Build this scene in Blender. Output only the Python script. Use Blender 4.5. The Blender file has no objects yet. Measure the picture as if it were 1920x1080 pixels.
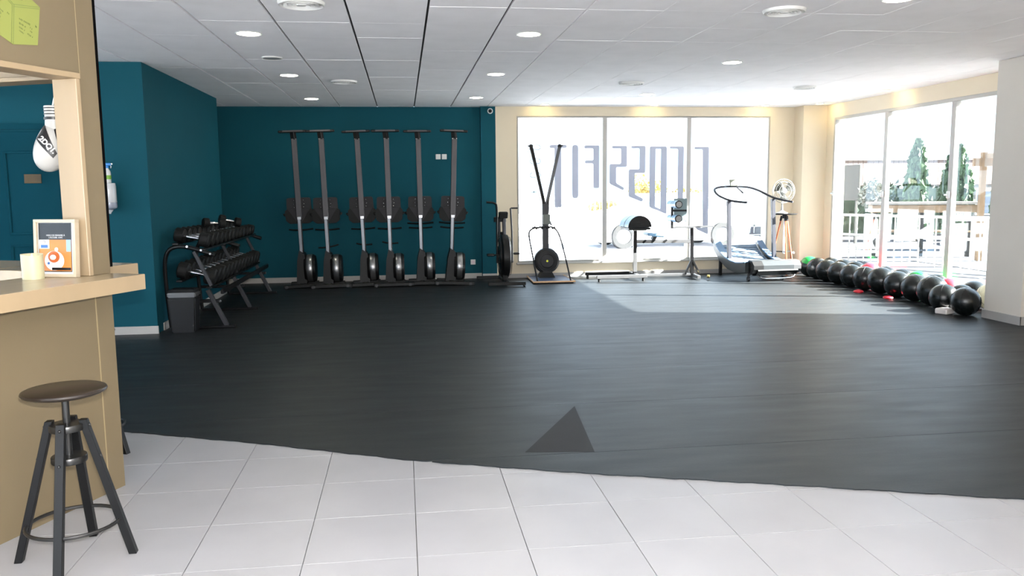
import bpy, bmesh, math, random
from mathutils import Vector, Matrix, Euler
random.seed(7)
PI = math.pi
C = bpy.context.scene.collection
SC = bpy.context.scene

# ------------------------------------------------------------------ camera, sky, sun, exposure
cam_d = bpy.data.cameras.new('camera'); cam_d.sensor_width = 36.0; cam_d.lens = 28.824
cam_d.clip_start = 0.05; cam_d.clip_end = 300
cam = bpy.data.objects.new('camera', cam_d); C.objects.link(cam)
RW = Matrix(((0.99127793, 0.02579013, -0.12923981), (-0.13141416, 0.11963143, -0.98408264), (-0.00991848, 0.99248335, 0.12197718)))
cam.matrix_world = Matrix.Translation((0, 0, 1.47)) @ RW.to_4x4()
SC.camera = cam

world = bpy.data.worlds.new('sky'); SC.world = world; world.use_nodes = True
wn = world.node_tree.nodes; wn['Background'].inputs[0].default_value = (0.66, 0.81, 1.0, 1); wn['Background'].inputs[1].default_value = 2.1

sun_d = bpy.data.lights.new('sun', 'SUN'); sun_d.energy = 60; sun_d.angle = math.radians(0.6); sun_d.color = (1.0, 0.98, 0.96)
sun = bpy.data.objects.new('sun', sun_d); C.objects.link(sun)
sv = Vector((-1.0, 0.26, -0.567)).normalized()
sun.rotation_euler = sv.to_track_quat('-Z', 'Y').to_euler(); sun.location = (12, 6, 8)

fl_d = bpy.data.lights.new('camera_flash', 'POINT'); fl_d.energy = 380; fl_d.shadow_soft_size = 0.025; fl_d.color = (1.0, 0.97, 0.93)
fl = bpy.data.objects.new('camera_flash', fl_d); C.objects.link(fl); fl.location = (0.03, -0.02, 1.60)

def area(name, loc, rot, sx, sy, energy, color=(1, 1, 1), portal=False):
    d = bpy.data.lights.new(name, 'AREA'); d.shape = 'RECTANGLE'; d.size = sx; d.size_y = sy; d.energy = energy; d.color = color
    o = bpy.data.objects.new(name, d); C.objects.link(o); o.location = loc; o.rotation_euler = rot
    if portal: d.cycles.is_portal = True
    return o
area('portal_back', (3.94, 13.30, 1.42), (-PI/2, 0, 0), 4.3, 2.4, 1, portal=True)
area('portal_side', (7.10, 10.35, 1.31), (0, PI/2, 0), 2.5, 4.6, 1, portal=True)
area('portal_side_near', (7.12, -1.85, 1.31), (0, PI/2, 0), 2.5, 2.0, 1, portal=True)
area('portal_left', (-6.32, 2.5, 1.38), (0, -PI/2, 0), 2.6, 10.4, 1, portal=True)
area('portal_front', (-1.9, -3.15, 1.38), (PI/2, 0, 0), 8.0, 2.6, 1, portal=True)

SC.view_settings.view_transform = 'Standard'; SC.view_settings.look = 'None'
SC.view_settings.gamma = 1; SC.view_settings.exposure = 1.08; SC.view_settings.use_curve_mapping = False
SC.cycles.use_denoising = True
SC.cycles.max_bounces = 10; SC.cycles.diffuse_bounces = 8; SC.cycles.glossy_bounces = 5; SC.cycles.transparent_max_bounces = 10
SC.cycles.sample_clamp_indirect = 8.0
SC.cycles.caustics_reflective = True; SC.cycles.caustics_refractive = False

# ------------------------------------------------------------------ materials
def s2l(c): return tuple(((v/255)/12.92 if v/255 <= 0.04045 else (((v/255)+0.055)/1.055)**2.4) for v in c)
MATS = {}
def mat(name, rgb, rough=0.5, metal=0.0, noise=0.0, scale=6.0, bump=0.0, bscale=60.0, spec=0.5, stretch=(1, 1, 1), coat=0.0, alpha=1.0, trans=0.0, rvar=0.0):
    m = bpy.data.materials.new(name); m.use_nodes = True; nt = m.node_tree; b = nt.nodes['Principled BSDF']
    col = s2l(rgb)
    b.inputs['Base Color'].default_value = (*col, 1); b.inputs['Roughness'].default_value = rough; b.inputs['Metallic'].default_value = metal
    b.inputs['Specular IOR Level'].default_value = spec; b.inputs['Coat Weight'].default_value = coat
    b.inputs['Transmission Weight'].default_value = trans; b.inputs['Alpha'].default_value = alpha
    if noise or bump:
        tc = nt.nodes.new('ShaderNodeTexCoord'); mp = nt.nodes.new('ShaderNodeMapping'); mp.inputs['Scale'].default_value = stretch
        nt.links.new(tc.outputs['Object'], mp.inputs['Vector'])
    if noise:
        n = nt.nodes.new('ShaderNodeTexNoise'); n.inputs['Scale'].default_value = scale; n.inputs['Detail'].default_value = 6
        nt.links.new(mp.outputs[0], n.inputs['Vector'])
        r = nt.nodes.new('ShaderNodeValToRGB'); r.color_ramp.elements[0].position = 0.3; r.color_ramp.elements[1].position = 0.7
        r.color_ramp.elements[0].color = (*[max(0, v*(1-noise)) for v in col], 1); r.color_ramp.elements[1].color = (*[min(1, v*(1+noise)) for v in col], 1)
        nt.links.new(n.outputs[0], r.inputs[0]); nt.links.new(r.outputs[0], b.inputs['Base Color'])
    if rvar:
        n3 = nt.nodes.new('ShaderNodeTexNoise'); n3.inputs['Scale'].default_value = scale*1.7; n3.inputs['Detail'].default_value = 8
        nt.links.new(mp.outputs[0], n3.inputs['Vector'])
        mr = nt.nodes.new('ShaderNodeMapRange'); mr.inputs[1].default_value = 0.3; mr.inputs[2].default_value = 0.7; mr.inputs[3].default_value = rough-rvar; mr.inputs[4].default_value = rough+rvar
        nt.links.new(n3.outputs[0], mr.inputs[0]); nt.links.new(mr.outputs[0], b.inputs['Roughness'])
    if bump:
        n2 = nt.nodes.new('ShaderNodeTexNoise'); n2.inputs['Scale'].default_value = bscale; n2.inputs['Detail'].default_value = 4
        nt.links.new(mp.outputs[0], n2.inputs['Vector'])
        bp = nt.nodes.new('ShaderNodeBump'); bp.inputs['Strength'].default_value = bump; bp.inputs['Distance'].default_value = 0.01
        nt.links.new(n2.outputs[0], bp.inputs['Height']); nt.links.new(bp.outputs[0], b.inputs['Normal'])
    MATS[name] = m; return m
def emit(name, rgb, strength):
    m = bpy.data.materials.new(name); m.use_nodes = True; nt = m.node_tree; nt.nodes.clear()
    e = nt.nodes.new('ShaderNodeEmission'); e.inputs[0].default_value = (*s2l(rgb), 1); e.inputs[1].default_value = strength
    o = nt.nodes.new('ShaderNodeOutputMaterial'); nt.links.new(e.outputs[0], o.inputs[0]); return m
def glass_mat():
    m = bpy.data.materials.new('window_glass'); m.use_nodes = True; nt = m.node_tree; nt.nodes.clear()
    t = nt.nodes.new('ShaderNodeBsdfTransparent'); t.inputs[0].default_value = (0.95, 0.97, 0.96, 1)
    g = nt.nodes.new('ShaderNodeBsdfGlossy'); g.inputs['Roughness'].default_value = 0.02
    f = nt.nodes.new('ShaderNodeFresnel'); ge = nt.nodes.new('ShaderNodeNewGeometry'); mt = nt.nodes.new('ShaderNodeMath'); mt.operation = 'MULTIPLY_ADD'
    mt.inputs[1].default_value = -0.8333; mt.inputs[2].default_value = 1.5   # the same air-to-glass reflection on both faces of the thin pane
    nt.links.new(ge.outputs['Backfacing'], mt.inputs[0]); nt.links.new(mt.outputs[0], f.inputs[0])
    x = nt.nodes.new('ShaderNodeMixShader'); o = nt.nodes.new('ShaderNodeOutputMaterial')
    nt.links.new(f.outputs[0], x.inputs[0]); nt.links.new(t.outputs[0], x.inputs[1]); nt.links.new(g.outputs[0], x.inputs[2]); nt.links.new(x.outputs[0], o.inputs[0])
    return m
def vinyl_mat(name, rgb, tr=0.5):
    m = bpy.data.materials.new(name); m.use_nodes = True; nt = m.node_tree; nt.nodes.clear()
    d = nt.nodes.new('ShaderNodeBsdfDiffuse'); d.inputs[0].default_value = (*s2l(rgb), 1)
    t = nt.nodes.new('ShaderNodeBsdfTranslucent'); t.inputs[0].default_value = (*s2l(rgb), 1)
    x = nt.nodes.new('ShaderNodeMixShader'); x.inputs[0].default_value = tr; o = nt.nodes.new('ShaderNodeOutputMaterial')
    nt.links.new(d.outputs[0], x.inputs[1]); nt.links.new(t.outputs[0], x.inputs[2]); nt.links.new(x.outputs[0], o.inputs[0]); return m

TEAL = mat('teal_paint', (0, 74, 88), 0.75, spec=0.25, noise=0.05, scale=1.5, bump=0.05, bscale=120)
CREAM = mat('cream_paint', (216, 202, 178), 0.7, noise=0.02, scale=2, bump=0.05, bscale=100)
WHITEP = mat('pillar_paint', (196, 190, 182), 0.7, noise=0.02, scale=2, bump=0.05, bscale=100)
SKIRT = mat('skirting_tile', (176, 172, 168), 0.4, noise=0.04, scale=5)
SKIRT2 = mat('skirting_grey', (150, 148, 146), 0.4, noise=0.04, scale=5)
CEILM = mat('ceiling_panel', (246, 244, 247), 0.85, noise=0.03, scale=3, bump=0.15, bscale=150)
GROOVE = mat('ceiling_grid', (28, 29, 30), 0.7, noise=0.05)
GROUT = mat('grout', (96, 95, 93), 0.9, noise=0.06, scale=30)
TILE = mat('porcelain_tile', (147, 147, 149), 0.36, noise=0.05, scale=2.2, bump=0.02, bscale=40)
RUB = mat('rubber_floor', (23, 24, 25), 0.47, noise=0.14, scale=3.0, bump=0.10, bscale=220, spec=0.42, stretch=(0.35, 1.6, 1), rvar=0.035)
RUB.node_tree.nodes['Principled BSDF'].inputs['Specular Tint'].default_value = (0.80, 0.93, 1.0, 1)  # blue of the reflected sky put into the sheen colour
RUB2 = mat('rubber_patch', (34, 34, 35), 0.62, noise=0.12, scale=4.0, bump=0.10, bscale=220, spec=0.22)
TAN = mat('tan_laminate', (108, 95, 72), 0.5, noise=0.03, scale=2, bump=0.03, bscale=150)
WOOD = mat('light_beech', (150, 130, 102), 0.42, noise=0.07, scale=5, stretch=(1, 1, 0.15))
WOODT = mat('worktop_laminate', (158, 141, 113), 0.26, noise=0.05, scale=5, stretch=(0.4, 3, 3), coat=0.1)
EDGE = mat('edge_strip', (146, 130, 98), 0.5)
FRAMEW = mat('window_frame_white', (172, 168, 162), 0.4, noise=0.02)
BLK = mat('black_paint', (11, 11, 12), 0.45, noise=0.1, scale=8, spec=0.3)
BLKX = mat('black_matt', (9, 9, 10), 0.9, noise=0.05, spec=0.05)
BLKM = mat('black_satin_metal', (22, 22, 24), 0.3, metal=0.4, noise=0.1, scale=8)
BLKR = mat('black_rubber', (17, 17, 17), 0.6, noise=0.2, scale=10, bump=0.08, spec=0.25)
DGREY = mat('dark_grey_metal', (50, 50, 54), 0.4, metal=0.3, noise=0.06, scale=6)
RAILG = mat('upright_rail_grey', (62, 59, 62), 0.45, metal=0.2, noise=0.05, scale=6)
MGREY = mat('mid_grey_plastic', (38, 37, 40), 0.6, noise=0.06, spec=0.3)
CHROME = mat('chrome', (225, 225, 228), 0.18, metal=1.0, noise=0.03)
STEEL = mat('brushed_steel', (150, 150, 152), 0.3, metal=0.9, noise=0.06, scale=12)
SILV = mat('silver_rail', (118, 120, 126), 0.35, metal=0.5, noise=0.04)
GUN = mat('gunmetal', (66, 66, 66), 0.32, metal=0.85, noise=0.08, scale=15)
WHT = mat('white_plastic', (215, 215, 213), 0.4, noise=0.02)
WLEA = mat('white_leather', (164, 162, 158), 0.38, noise=0.02, scale=8, bump=0.1, bscale=25)
BLEA = mat('black_leather', (10, 8, 10), 0.4, noise=0.08)
GLASS = glass_mat()
VINYL = vinyl_mat('grey_window_vinyl', (178, 178, 184), 0.68)
VINYLD = vinyl_mat('dark_outline_vinyl', (70, 74, 80), 0.2)
LAMPE = emit('lamp_diffuser', (255, 250, 225), 30.0)
SPOTE = emit('spot_bulb', (255, 236, 170), 9.0)
YEL = mat('yellow_paper', (128, 134, 66), 0.7, noise=0.02)
INK = mat('pencil_ink', (76, 86, 46), 0.8, noise=0.05)
YLINE = mat('yellow_fold', (106, 116, 60), 0.7, noise=0.03)
PRINTK = mat('poster_black', (26, 26, 29), 0.25, noise=0.1, scale=3)
PRINTO = mat('poster_orange', (186, 116, 52), 0.3, noise=0.15, scale=9)
PRINTW = mat('poster_white', (196, 196, 198), 0.3, noise=0.02)
PRINTB = mat('poster_blue', (44, 92, 160), 0.3, noise=0.1)
PRINTC = mat('coffee', (168, 84, 36), 0.3, noise=0.15, scale=20)
WAX = mat('candle_wax', (176, 172, 140), 0.45, noise=0.03)
BLUEP = mat('blue_trigger', (34, 130, 210), 0.35, noise=0.04)
GREENL = mat('green_label', (120, 170, 60), 0.5, noise=0.1)
FROST = mat('frosted_plastic', (205, 205, 208), 0.15, noise=0.03, coat=0.5)
FROST2 = mat('smoked_plastic', (140, 145, 160), 0.2, noise=0.03, coat=0.5)
BALLK = mat('ball_black', (11, 15, 15), 0.24, noise=0.15, scale=6, bump=0.12, bscale=40)
BALLG = mat('ball_green', (24, 150, 60), 0.35, noise=0.1)
BALLR = mat('ball_red', (214, 40, 56), 0.4, noise=0.1)
BALLW = mat('ball_cream', (228, 222, 190), 0.35, noise=0.08)
BALLP = mat('pale_pad', (205, 198, 196), 0.5, noise=0.05)
PADW = mat('pad_pale_blue', (128, 166, 198), 0.3, noise=0.05)
TREADB = mat('treadmill_belt', (96, 112, 130), 0.4, noise=0.12, scale=20)  # bluish cast of the sky put into the belt colour
TREADS = mat('treadmill_side', (58, 61, 63), 0.35, metal=0.3, noise=0.06)
ORANGEW = mat('orange_wood', (170, 84, 48), 0.5, noise=0.12, scale=10)
POSTG = mat('post_grey', (56, 56, 62), 0.4, metal=0.3, noise=0.04)
FANW = mat('fan_white', (140, 140, 136), 0.45, noise=0.02)
FANB = mat('fan_blade', (60, 60, 56), 0.4, noise=0.03)
GREYB = mat('plate_grey', (108, 122, 124), 0.4, metal=0.2, noise=0.05)
BRASS = mat('brass_cap', (190, 170, 110), 0.3, metal=0.9, noise=0.05)
LOGOY = mat('yellow_logo', (205, 205, 60), 0.5, noise=0.05)
BIN = mat('bin_black', (18, 18, 21), 0.4, noise=0.08)
TRIM = mat('tan_trim', (198, 160, 120), 0.45, noise=0.08)
MATB = mat('ski_deck', (76, 92, 120), 0.35, noise=0.06)  # blue of the skylight on the deck put into its colour
PAVE = mat('bounce_concrete', (212, 212, 216), 0.9, noise=0.04, scale=0.8)
FORE = mat('bounce_concrete_front', (186, 187, 192), 0.9, noise=0.04, scale=0.8)
OUTG = mat('outdoor_paving', (66, 67, 71), 0.95, spec=0.1, noise=0.12, scale=0.6)
OUTR = mat('outdoor_road', (70, 72, 76), 0.9, spec=0.1, noise=0.1, scale=0.8)
OUTB = mat('outdoor_wall', (140, 134, 128), 0.9, noise=0.05)
ROOFP = mat('cladding_pink', (132, 112, 106), 0.8, noise=0.08)
GREYO = mat('sign_grey', (50, 50, 48), 0.7, noise=0.05)
HEDGE = mat('hedge_green', (40, 60, 44), 0.8, noise=0.3, scale=5)
CYP = mat('cypress_leaf', (78, 98, 70), 0.8, noise=0.3, scale=5)
AUT = mat('autumn_leaf', (176, 156, 92), 0.8, noise=0.3, scale=5)
BARK = mat('bark', (110, 96, 80), 0.9, noise=0.2, scale=8)
DECKW = mat('terrace_wood', (120, 98, 74), 0.7, noise=0.15, scale=6)
CARB = mat('car_dark', (60, 68, 80), 0.25, noise=0.05, coat=0.6)
CARG = mat('car_glass', (150, 160, 170), 0.1, noise=0.03)
CARW = mat('car_white', (222, 224, 226), 0.25, noise=0.03, coat=0.6)
TYRE = mat('tyre', (30, 30, 30), 0.7, noise=0.1)
DOORT = mat('teal_door_paint', (0, 64, 78), 0.75, spec=0.15, noise=0.05, scale=2)
PLQ = mat('brass_plaque', (84, 66, 40), 0.45, metal=0.3, noise=0.2)

# ------------------------------------------------------------------ helpers
class MB:
    def __init__(s): s.bm = bmesh.new()
    def _x(s, verts, M):
        bmesh.ops.transform(s.bm, matrix=M, verts=verts)
    def box(s, c, d, rot=(0, 0, 0), bev=0.0, seg=1):
        r = bmesh.ops.create_cube(s.bm, size=1.0); vs = r['verts']
        s._x(vs, Matrix.Diagonal((d[0], d[1], d[2], 1)))
        if bev > 0:
            es = list({e for v in vs for e in v.link_edges})
            rr = bmesh.ops.bevel(s.bm, geom=es, offset=min(bev, min(d)*0.45), segments=seg, affect='EDGES', profile=0.5)
            vs = list({v for f in rr['faces'] for v in f.verts} | {v for v in vs if v.is_valid})
        s._x(vs, Matrix.Translation(c) @ Euler(rot).to_matrix().to_4x4()); return s
    def bar(s, p0, p1, w, h, bev=0.0):
        p0, p1 = Vector(p0), Vector(p1); d = p1-p0; L = d.length
        q = d.to_track_quat('X', 'Z') if True else None
        r = bmesh.ops.create_cube(s.bm, size=1.0); vs = r['verts']
        s._x(vs, Matrix.Diagonal((L, w, h, 1)))
        if bev > 0:
            es = list({e for v in vs for e in v.link_edges})
            rr = bmesh.ops.bevel(s.bm, geom=es, offset=bev, segments=1, affect='EDGES')
            vs = list({v for f in rr['faces'] for v in f.verts} | {v for v in vs if v.is_valid})
        s._x(vs, Matrix.Translation((p0+p1)/2) @ q.to_matrix().to_4x4()); return s
    def cyl(s, p0, p1, r0, r1=None, seg=20, caps=True):
        r1 = r0 if r1 is None else r1
        p0, p1 = Vector(p0), Vector(p1); d = p1-p0
        r = bmesh.ops.create_cone(s.bm, cap_ends=caps, segments=seg, radius1=r0, radius2=r1, depth=d.length)
        s._x(r['verts'], Matrix.Translation((p0+p1)/2) @ d.to_track_quat('Z', 'Y').to_matrix().to_4x4()); return s
    def sph(s, c, r, sc=(1, 1, 1), seg=20, rot=(0, 0, 0)):
        q = bmesh.ops.create_uvsphere(s.bm, u_segments=seg, v_segments=seg//2+2, radius=r)
        s._x(q['verts'], Matrix.Translation(c) @ Euler(rot).to_matrix().to_4x4() @ Matrix.Diagonal((*sc, 1))); return s
    def lathe(s, prof, c=(0, 0, 0), axis='Z', seg=28):
        rings = []
        for r, z in prof:
            rings.append([s.bm.verts.new((r*math.cos(2*PI*i/seg), r*math.sin(2*PI*i/seg), z)) for i in range(seg)])
        for a, b in zip(rings, rings[1:]):
            for i in range(seg):
                s.bm.faces.new((a[i], a[(i+1) % seg], b[(i+1) % seg], b[i]))
        if prof[0][0] > 1e-6: s.bm.faces.new(rings[0][::-1])
        if prof[-1][0] > 1e-6: s.bm.faces.new(rings[-1])
        vs = [v for r in rings for v in r]
        M = Matrix.Identity(4)
        if axis == 'X': M = Matrix.Rotation(PI/2, 4, 'Y')
        if axis == 'Y': M = Matrix.Rotation(-PI/2, 4, 'X')
        s._x(vs, Matrix.Translation(c) @ M); return s
    def tube(s, pts, r, seg=10, closed=False, smooth=0):
        pts = [Vector(p) for p in pts]
        for _ in range(smooth):
            n = []
            m = len(pts)
            rng = range(m) if closed else range(m-1)
            if not closed: n.append(pts[0])
            for i in rng:
                a, b = pts[i], pts[(i+1) % m]
                n += [a*0.75+b*0.25, a*0.25+b*0.75]
            if not closed: n.append(pts[-1])
            pts = n
        m = len(pts); rings = []
        ref = None
        for i, p in enumerate(pts):
            if closed: t = pts[(i+1) % m]-pts[i-1]
            else: t = (pts[min(i+1, m-1)]-pts[max(i-1, 0)])
            t.normalize()
            if ref is None:
                ref = Vector((0, 0, 1)) if abs(t.z) < 0.9 else Vector((1, 0, 0))
            x = ref - t*ref.dot(t); x.normalize(); ref = x; y = t.cross(x)
            rr = r
            if isinstance(r, (list, tuple)):
                f = i/(m-1)*(len(r)-1); f0 = min(int(f), len(r)-2); rr = r[f0]+(r[f0+1]-r[f0])*(f-f0)
            rings.append([s.bm.verts.new(p+x*rr*math.cos(2*PI*k/seg)+y*rr*math.sin(2*PI*k/seg)) for k in range(seg)])
        for i in range(m if closed else m-1):
            a, b = rings[i], rings[(i+1) % m]
            for k in range(seg): s.bm.faces.new((a[k], a[(k+1) % seg], b[(k+1) % seg], b[k]))
        if not closed:
            s.bm.faces.new(rings[0][::-1]); s.bm.faces.new(rings[-1])
        return s
    def prism(s, poly, ax, a0, a1):
        # poly in the plane perpendicular to axis ax, extruded a0..a1
        def P(u, v, a):
            return {'X': (a, u, v), 'Y': (u, a, v), 'Z': (u, v, a)}[ax]
        A = [s.bm.verts.new(P(u, v, a0)) for u, v in poly]; B = [s.bm.verts.new(P(u, v, a1)) for u, v in poly]
        s.bm.faces.new(A); s.bm.faces.new(B[::-1]); n = len(poly)
        for i in range(n): s.bm.faces.new((A[i], B[i], B[(i+1) % n], A[(i+1) % n]))
        return s
    def mesh(s, name, smooth=True, tf=None):
        if tf is not None: bmesh.ops.transform(s.bm, matrix=tf, verts=s.bm.verts)
        bmesh.ops.recalc_face_normals(s.bm, faces=s.bm.faces)
        me = bpy.data.meshes.new(name); s.bm.to_mesh(me); s.bm.free()
        if smooth:
            for p in me.polygons: p.use_smooth = True
            try: me.set_sharp_from_angle(angle=math.radians(35))
            except Exception: pass
        return me
    def build(s, name, m, parent=None, smooth=True, tf=None):
        me = s.mesh(name, smooth, tf); me.materials.append(m)
        o = bpy.data.objects.new(name, me); C.objects.link(o)
        if parent: o.parent = parent
        return o
def tag(o, label=None, cat=None, group=None, kind=None):
    if label: o['label'] = label
    if cat: o['category'] = cat
    if group: o['group'] = group
    if kind: o['kind'] = kind
    return o
def empty(name, loc, label=None, cat=None, group=None, rz=0.0, kind=None):
    o = bpy.data.objects.new(name, None); C.objects.link(o); o.location = loc; o.rotation_euler = (0, 0, rz); o.empty_display_size = 0.1
    return tag(o, label, cat, group, kind)
def copy_tree(o, parent=None):
    c = o.copy(); C.objects.link(c); c.parent = parent
    for ch in list(o.children): copy_tree(ch, c)
    return c
def struct(o): o['kind'] = 'structure'; return o
def round_poly(pts, r=0.01, n=4):
    out = []; m = len(pts)
    for i in range(m):
        p = Vector(pts[i]); a = (Vector(pts[i-1])-p); b = (Vector(pts[(i+1) % m])-p)
        k = min(r, a.length*0.49, b.length*0.49); a.normalize(); b.normalize()
        s0 = p+a*k; s1 = p+b*k
        for j in range(n+1):
            t = j/n; q = s0*(1-t)**2 + p*2*t*(1-t) + s1*t*t; out.append((q.x, q.y))
    return out
def text_obj(name, txt, size, m, parent, loc, rot, depth=0.0004, align='CENTER', bold=0.0):
    cu = bpy.data.curves.new(name, 'FONT'); cu.body = txt; cu.size = size; cu.extrude = depth; cu.align_x = align; cu.offset = bold
    t = bpy.data.objects.new(name+'_tmp', cu); C.objects.link(t)
    dg = bpy.context.evaluated_depsgraph_get(); me = bpy.data.meshes.new_from_object(t.evaluated_get(dg))
    bpy.data.objects.remove(t); me.materials.clear(); me.materials.append(m)
    o = bpy.data.objects.new(name, me); C.objects.link(o); o.parent = parent; o.location = loc; o.rotation_euler = rot
    return o

# ------------------------------------------------------------------ floor
YB, YT, HC = 13.13, 13.25, 2.74
fl_o = struct(MB().box((0.5, 5.1, -0.06), (13.4, 16.6, 0.08)).build('floor', GROUT, None, False))
edge_pts = [(-6.2, 6.98), (-1.74, 5.17), (-0.88, 4.79), (0.03, 4.33), (0.90, 3.99), (1.89, 3.655), (2.83, 3.325), (4.5, 2.66), (7.0, 1.66)]
def edge_y(x):
    for (x0, y0), (x1, y1) in zip(edge_pts, edge_pts[1:]):
        if x <= x1: return y0+(y1-y0)*(x-x0)/(x1-x0)
    return edge_pts[-1][1]
# porcelain tiles, 45 cm, one object each
tile_mb = MB().box((0, 0, -0.008), (0.4470, 0.4470, 0.016), bev=0.0006); tile_me = tile_mb.mesh('floor_tile'); tile_me.materials.append(TILE)
tx0, ty0 = 0.0206, 3.6+0.2201-0.2
tx0, ty0 = 0.0206, 3.612
tiles_far = MB()
for i in range(-13, 15):
    for j in range(-15, 6):
        cx, cy = tx0+0.45*(i+0.5), ty0+0.45*(j+0.5)
        if cx > 6.8 or cy < -2.9: continue
        if cy-0.23 > edge_y(min(cx+0.23, 7)) + 0.1 and cy-0.23 > edge_y(cx-0.23)+0.1: continue
        if -2.3 < cx < 3.6 and 1.9 < cy:
            o = bpy.data.objects.new('floor_tile', tile_me); C.objects.link(o); o.parent = fl_o; o.location = (cx, cy, random.uniform(-0.0004, 0.0004)); o.rotation_euler = (0, 0, random.choice((0, PI/2, PI, -PI/2)))
        else:
            tiles_far.box((cx, cy, -0.008), (0.4470, 0.4470, 0.016))
tf_ = tiles_far.build('floor_tile_field', TILE, fl_o, False); tf_['kind'] = 'stuff'
# rubber flooring in strips about a metre wide, cut along a slanted edge
seams = [0.4, 1.22, 2.25, 3.28, 4.31, 5.33, 6.36, 7.39, 8.42, 9.45, 10.48, 11.51, 12.54, 13.32]
for y0, y1 in zip(seams, seams[1:]):
    xs = [-6.15+0.03*k for k in range(int(13.15/0.03)+1)]+[7.0]
    top = []; bot = []
    for x in xs:
        lo = max(y0+0.0015, edge_y(x)+0.004*math.sin(x*23)+0.003*math.sin(x*61)) if edge_y(x) > y0 else y0+0.0015
        if lo < y1-0.004: bot.append((x, lo)); top.append((x, y1-0.0015))
    if len(bot) < 2: continue
    mb = MB()
    v = [[mb.bm.verts.new((p[0], p[1], z)) for p in pts] for z in (0.0008, 0.0065) for pts in (bot, top)]
    b0, t0, b1, t1 = v
    for k in range(len(bot)-1):
        mb.bm.faces.new((b1[k], b1[k+1], t1[k+1], t1[k])); mb.bm.faces.new((b0[k], t0[k], t0[k+1], b0[k+1]))
        mb.bm.faces.new((b0[k], b0[k+1], b1[k+1], b1[k])); mb.bm.faces.new((t0[k], t1[k], t1[k+1], t0[k+1]))
    mb.build('rubber_strip', RUB, fl_o, False)
MB().prism([(0.64, 4.37), (1.02, 4.315), (1.108, 5.27)], 'Z', 0.0064, 0.0074).build('rubber_offcut', RUB2, fl_o, False)

# ------------------------------------------------------------------ ceiling
cs = MB().box((0.5, 5.1, HC+0.10), (13.4, 16.6, 0.16)).build('ceiling', GROOVE, None, False); struct(cs)
px, py = 0.5733, 0.6275
cp = MB().box((0, 0, HC+0.012), (px-0.018, py-0.002, 0.02), bev=0.0006).mesh('ceiling_panel'); cp.materials.append(CEILM)
cp2 = MB().box((0, 0, HC+0.012), (px-0.004, py-0.002, 0.02), bev=0.0006).mesh('ceiling_panel'); cp2.materials.append(CEILM)
far_mb = MB()
for i in range(-11, 12):
    for j in range(-25, 15):
        x0 = 0.2136+px*i; y0 = 4.75+py*j
        cx, cy = x0+px/2, y0+py/2
        if cx > 6.9 or cy > 13.45 or cy < -3.0: continue
        if -3.3 < cx and cy > 4.3:
            o = bpy.data.objects.new('ceiling_panel', cp if cx < 1.5 else cp2); C.objects.link(o); o.parent = cs
            o.location = (cx, cy, random.uniform(-0.0012, 0.0012))
        else: far_mb.box((cx, cy, HC+0.012), (px-0.012, py-0.004, 0.02))
fo = far_mb.build('ceiling_panel_field', CEILM, cs, False); fo['kind'] = 'stuff'
cs.location = (0, 0, 0.0)

# ------------------------------------------------------------------ walls
XR = 6.90
struct(MB().box((-4.37, 8.86, HC/2), (3.66, 0.2, HC)).build('wall_left_front', TEAL, None, False))       # face at y=8.76
struct(MB().box((-2.64, 10.53, HC/2), (0.2, 3.14, HC)).build('wall_left', TEAL, None, False))           # face at x=-2.54
struct(MB().box((-3.0, 12.0, HC/2), (0.52, 0.2, HC)).build('wall_left_return', TEAL, None, False))
struct(MB().box((-3.31, 12.75, HC/2), (0.2, 1.3, HC)).build('wall_left_alcove', TEAL, None, False))
struct(MB().box((-0.98, YT+0.1, HC/2), (4.46, 0.2, HC)).build('wall_back', TEAL, None, False))
struct(MB().box((1.368, YB+0.16, HC/2), (0.236, 0.32, HC)).build('wall_back_pilaster', TEAL, None, False))
wb = MB()
WX0, WX1, WZ0, WZ1 = 1.83, 6.06, 0.26, 2.585
for c, d in [(((1.486+WX0)/2, YB+0.12, HC/2), (WX0-1.486, 0.24, HC)), (((WX1+7.3)/2, YB+0.12, HC/2), (7.3-WX1, 0.24, HC)),
             (((WX0+WX1)/2, YB+0.12, WZ0/2), (WX1-WX0, 0.24, WZ0)), (((WX0+WX1)/2, YB+0.12, (WZ1+HC)/2), (WX1-WX0, 0.24, HC-WZ1))]:
    wb.box(c, d)
struct(wb.build('wall_window_side', CREAM, None, False))
struct(MB().box((6.70, 12.98, HC/2), (0.42, 0.32, HC), bev=0.004).build('wall_corner_column', CREAM, None, False))
wr = MB(); RY0, RY1, RZ0, RZ1 = 8.0, 12.58, 0.08, 2.52
for c, d in [((XR+0.1, (RY1+13.37)/2, HC/2), (0.2, 13.37-RY1, HC)), ((XR+0.1, (RY0+RY1)/2, RZ0/2), (0.2, RY1-RY0, RZ0)),
             ((XR+0.1, (RY0+RY1)/2, (RZ1+HC)/2), (0.2, RY1-RY0, HC-RZ1)), ((XR+0.1, (RY0-0.9)/2, HC/2), (0.2, RY0+0.9, HC)), ((XR+0.1, -3.0, HC/2), (0.2, 0.4, HC)),
             ((XR+0.1, -1.85, RZ0/2), (0.2, 1.9, RZ0)), ((XR+0.1, -1.85, (RZ1+HC)/2), (0.2, 1.9, HC-RZ1))]:
    wr.box(c, d)
struct(wr.build('wall_right', CREAM, None, False))
struct(MB().box((6.62, 7.84, HC/2), (0.72, 0.54, HC), bev=0.003).build('wall_right_pillar', WHITEP, None, False))
wf = MB(); FX0, FX1, FZ0, FZ1 = -5.9, 2.1, 0.08, 2.68
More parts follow.
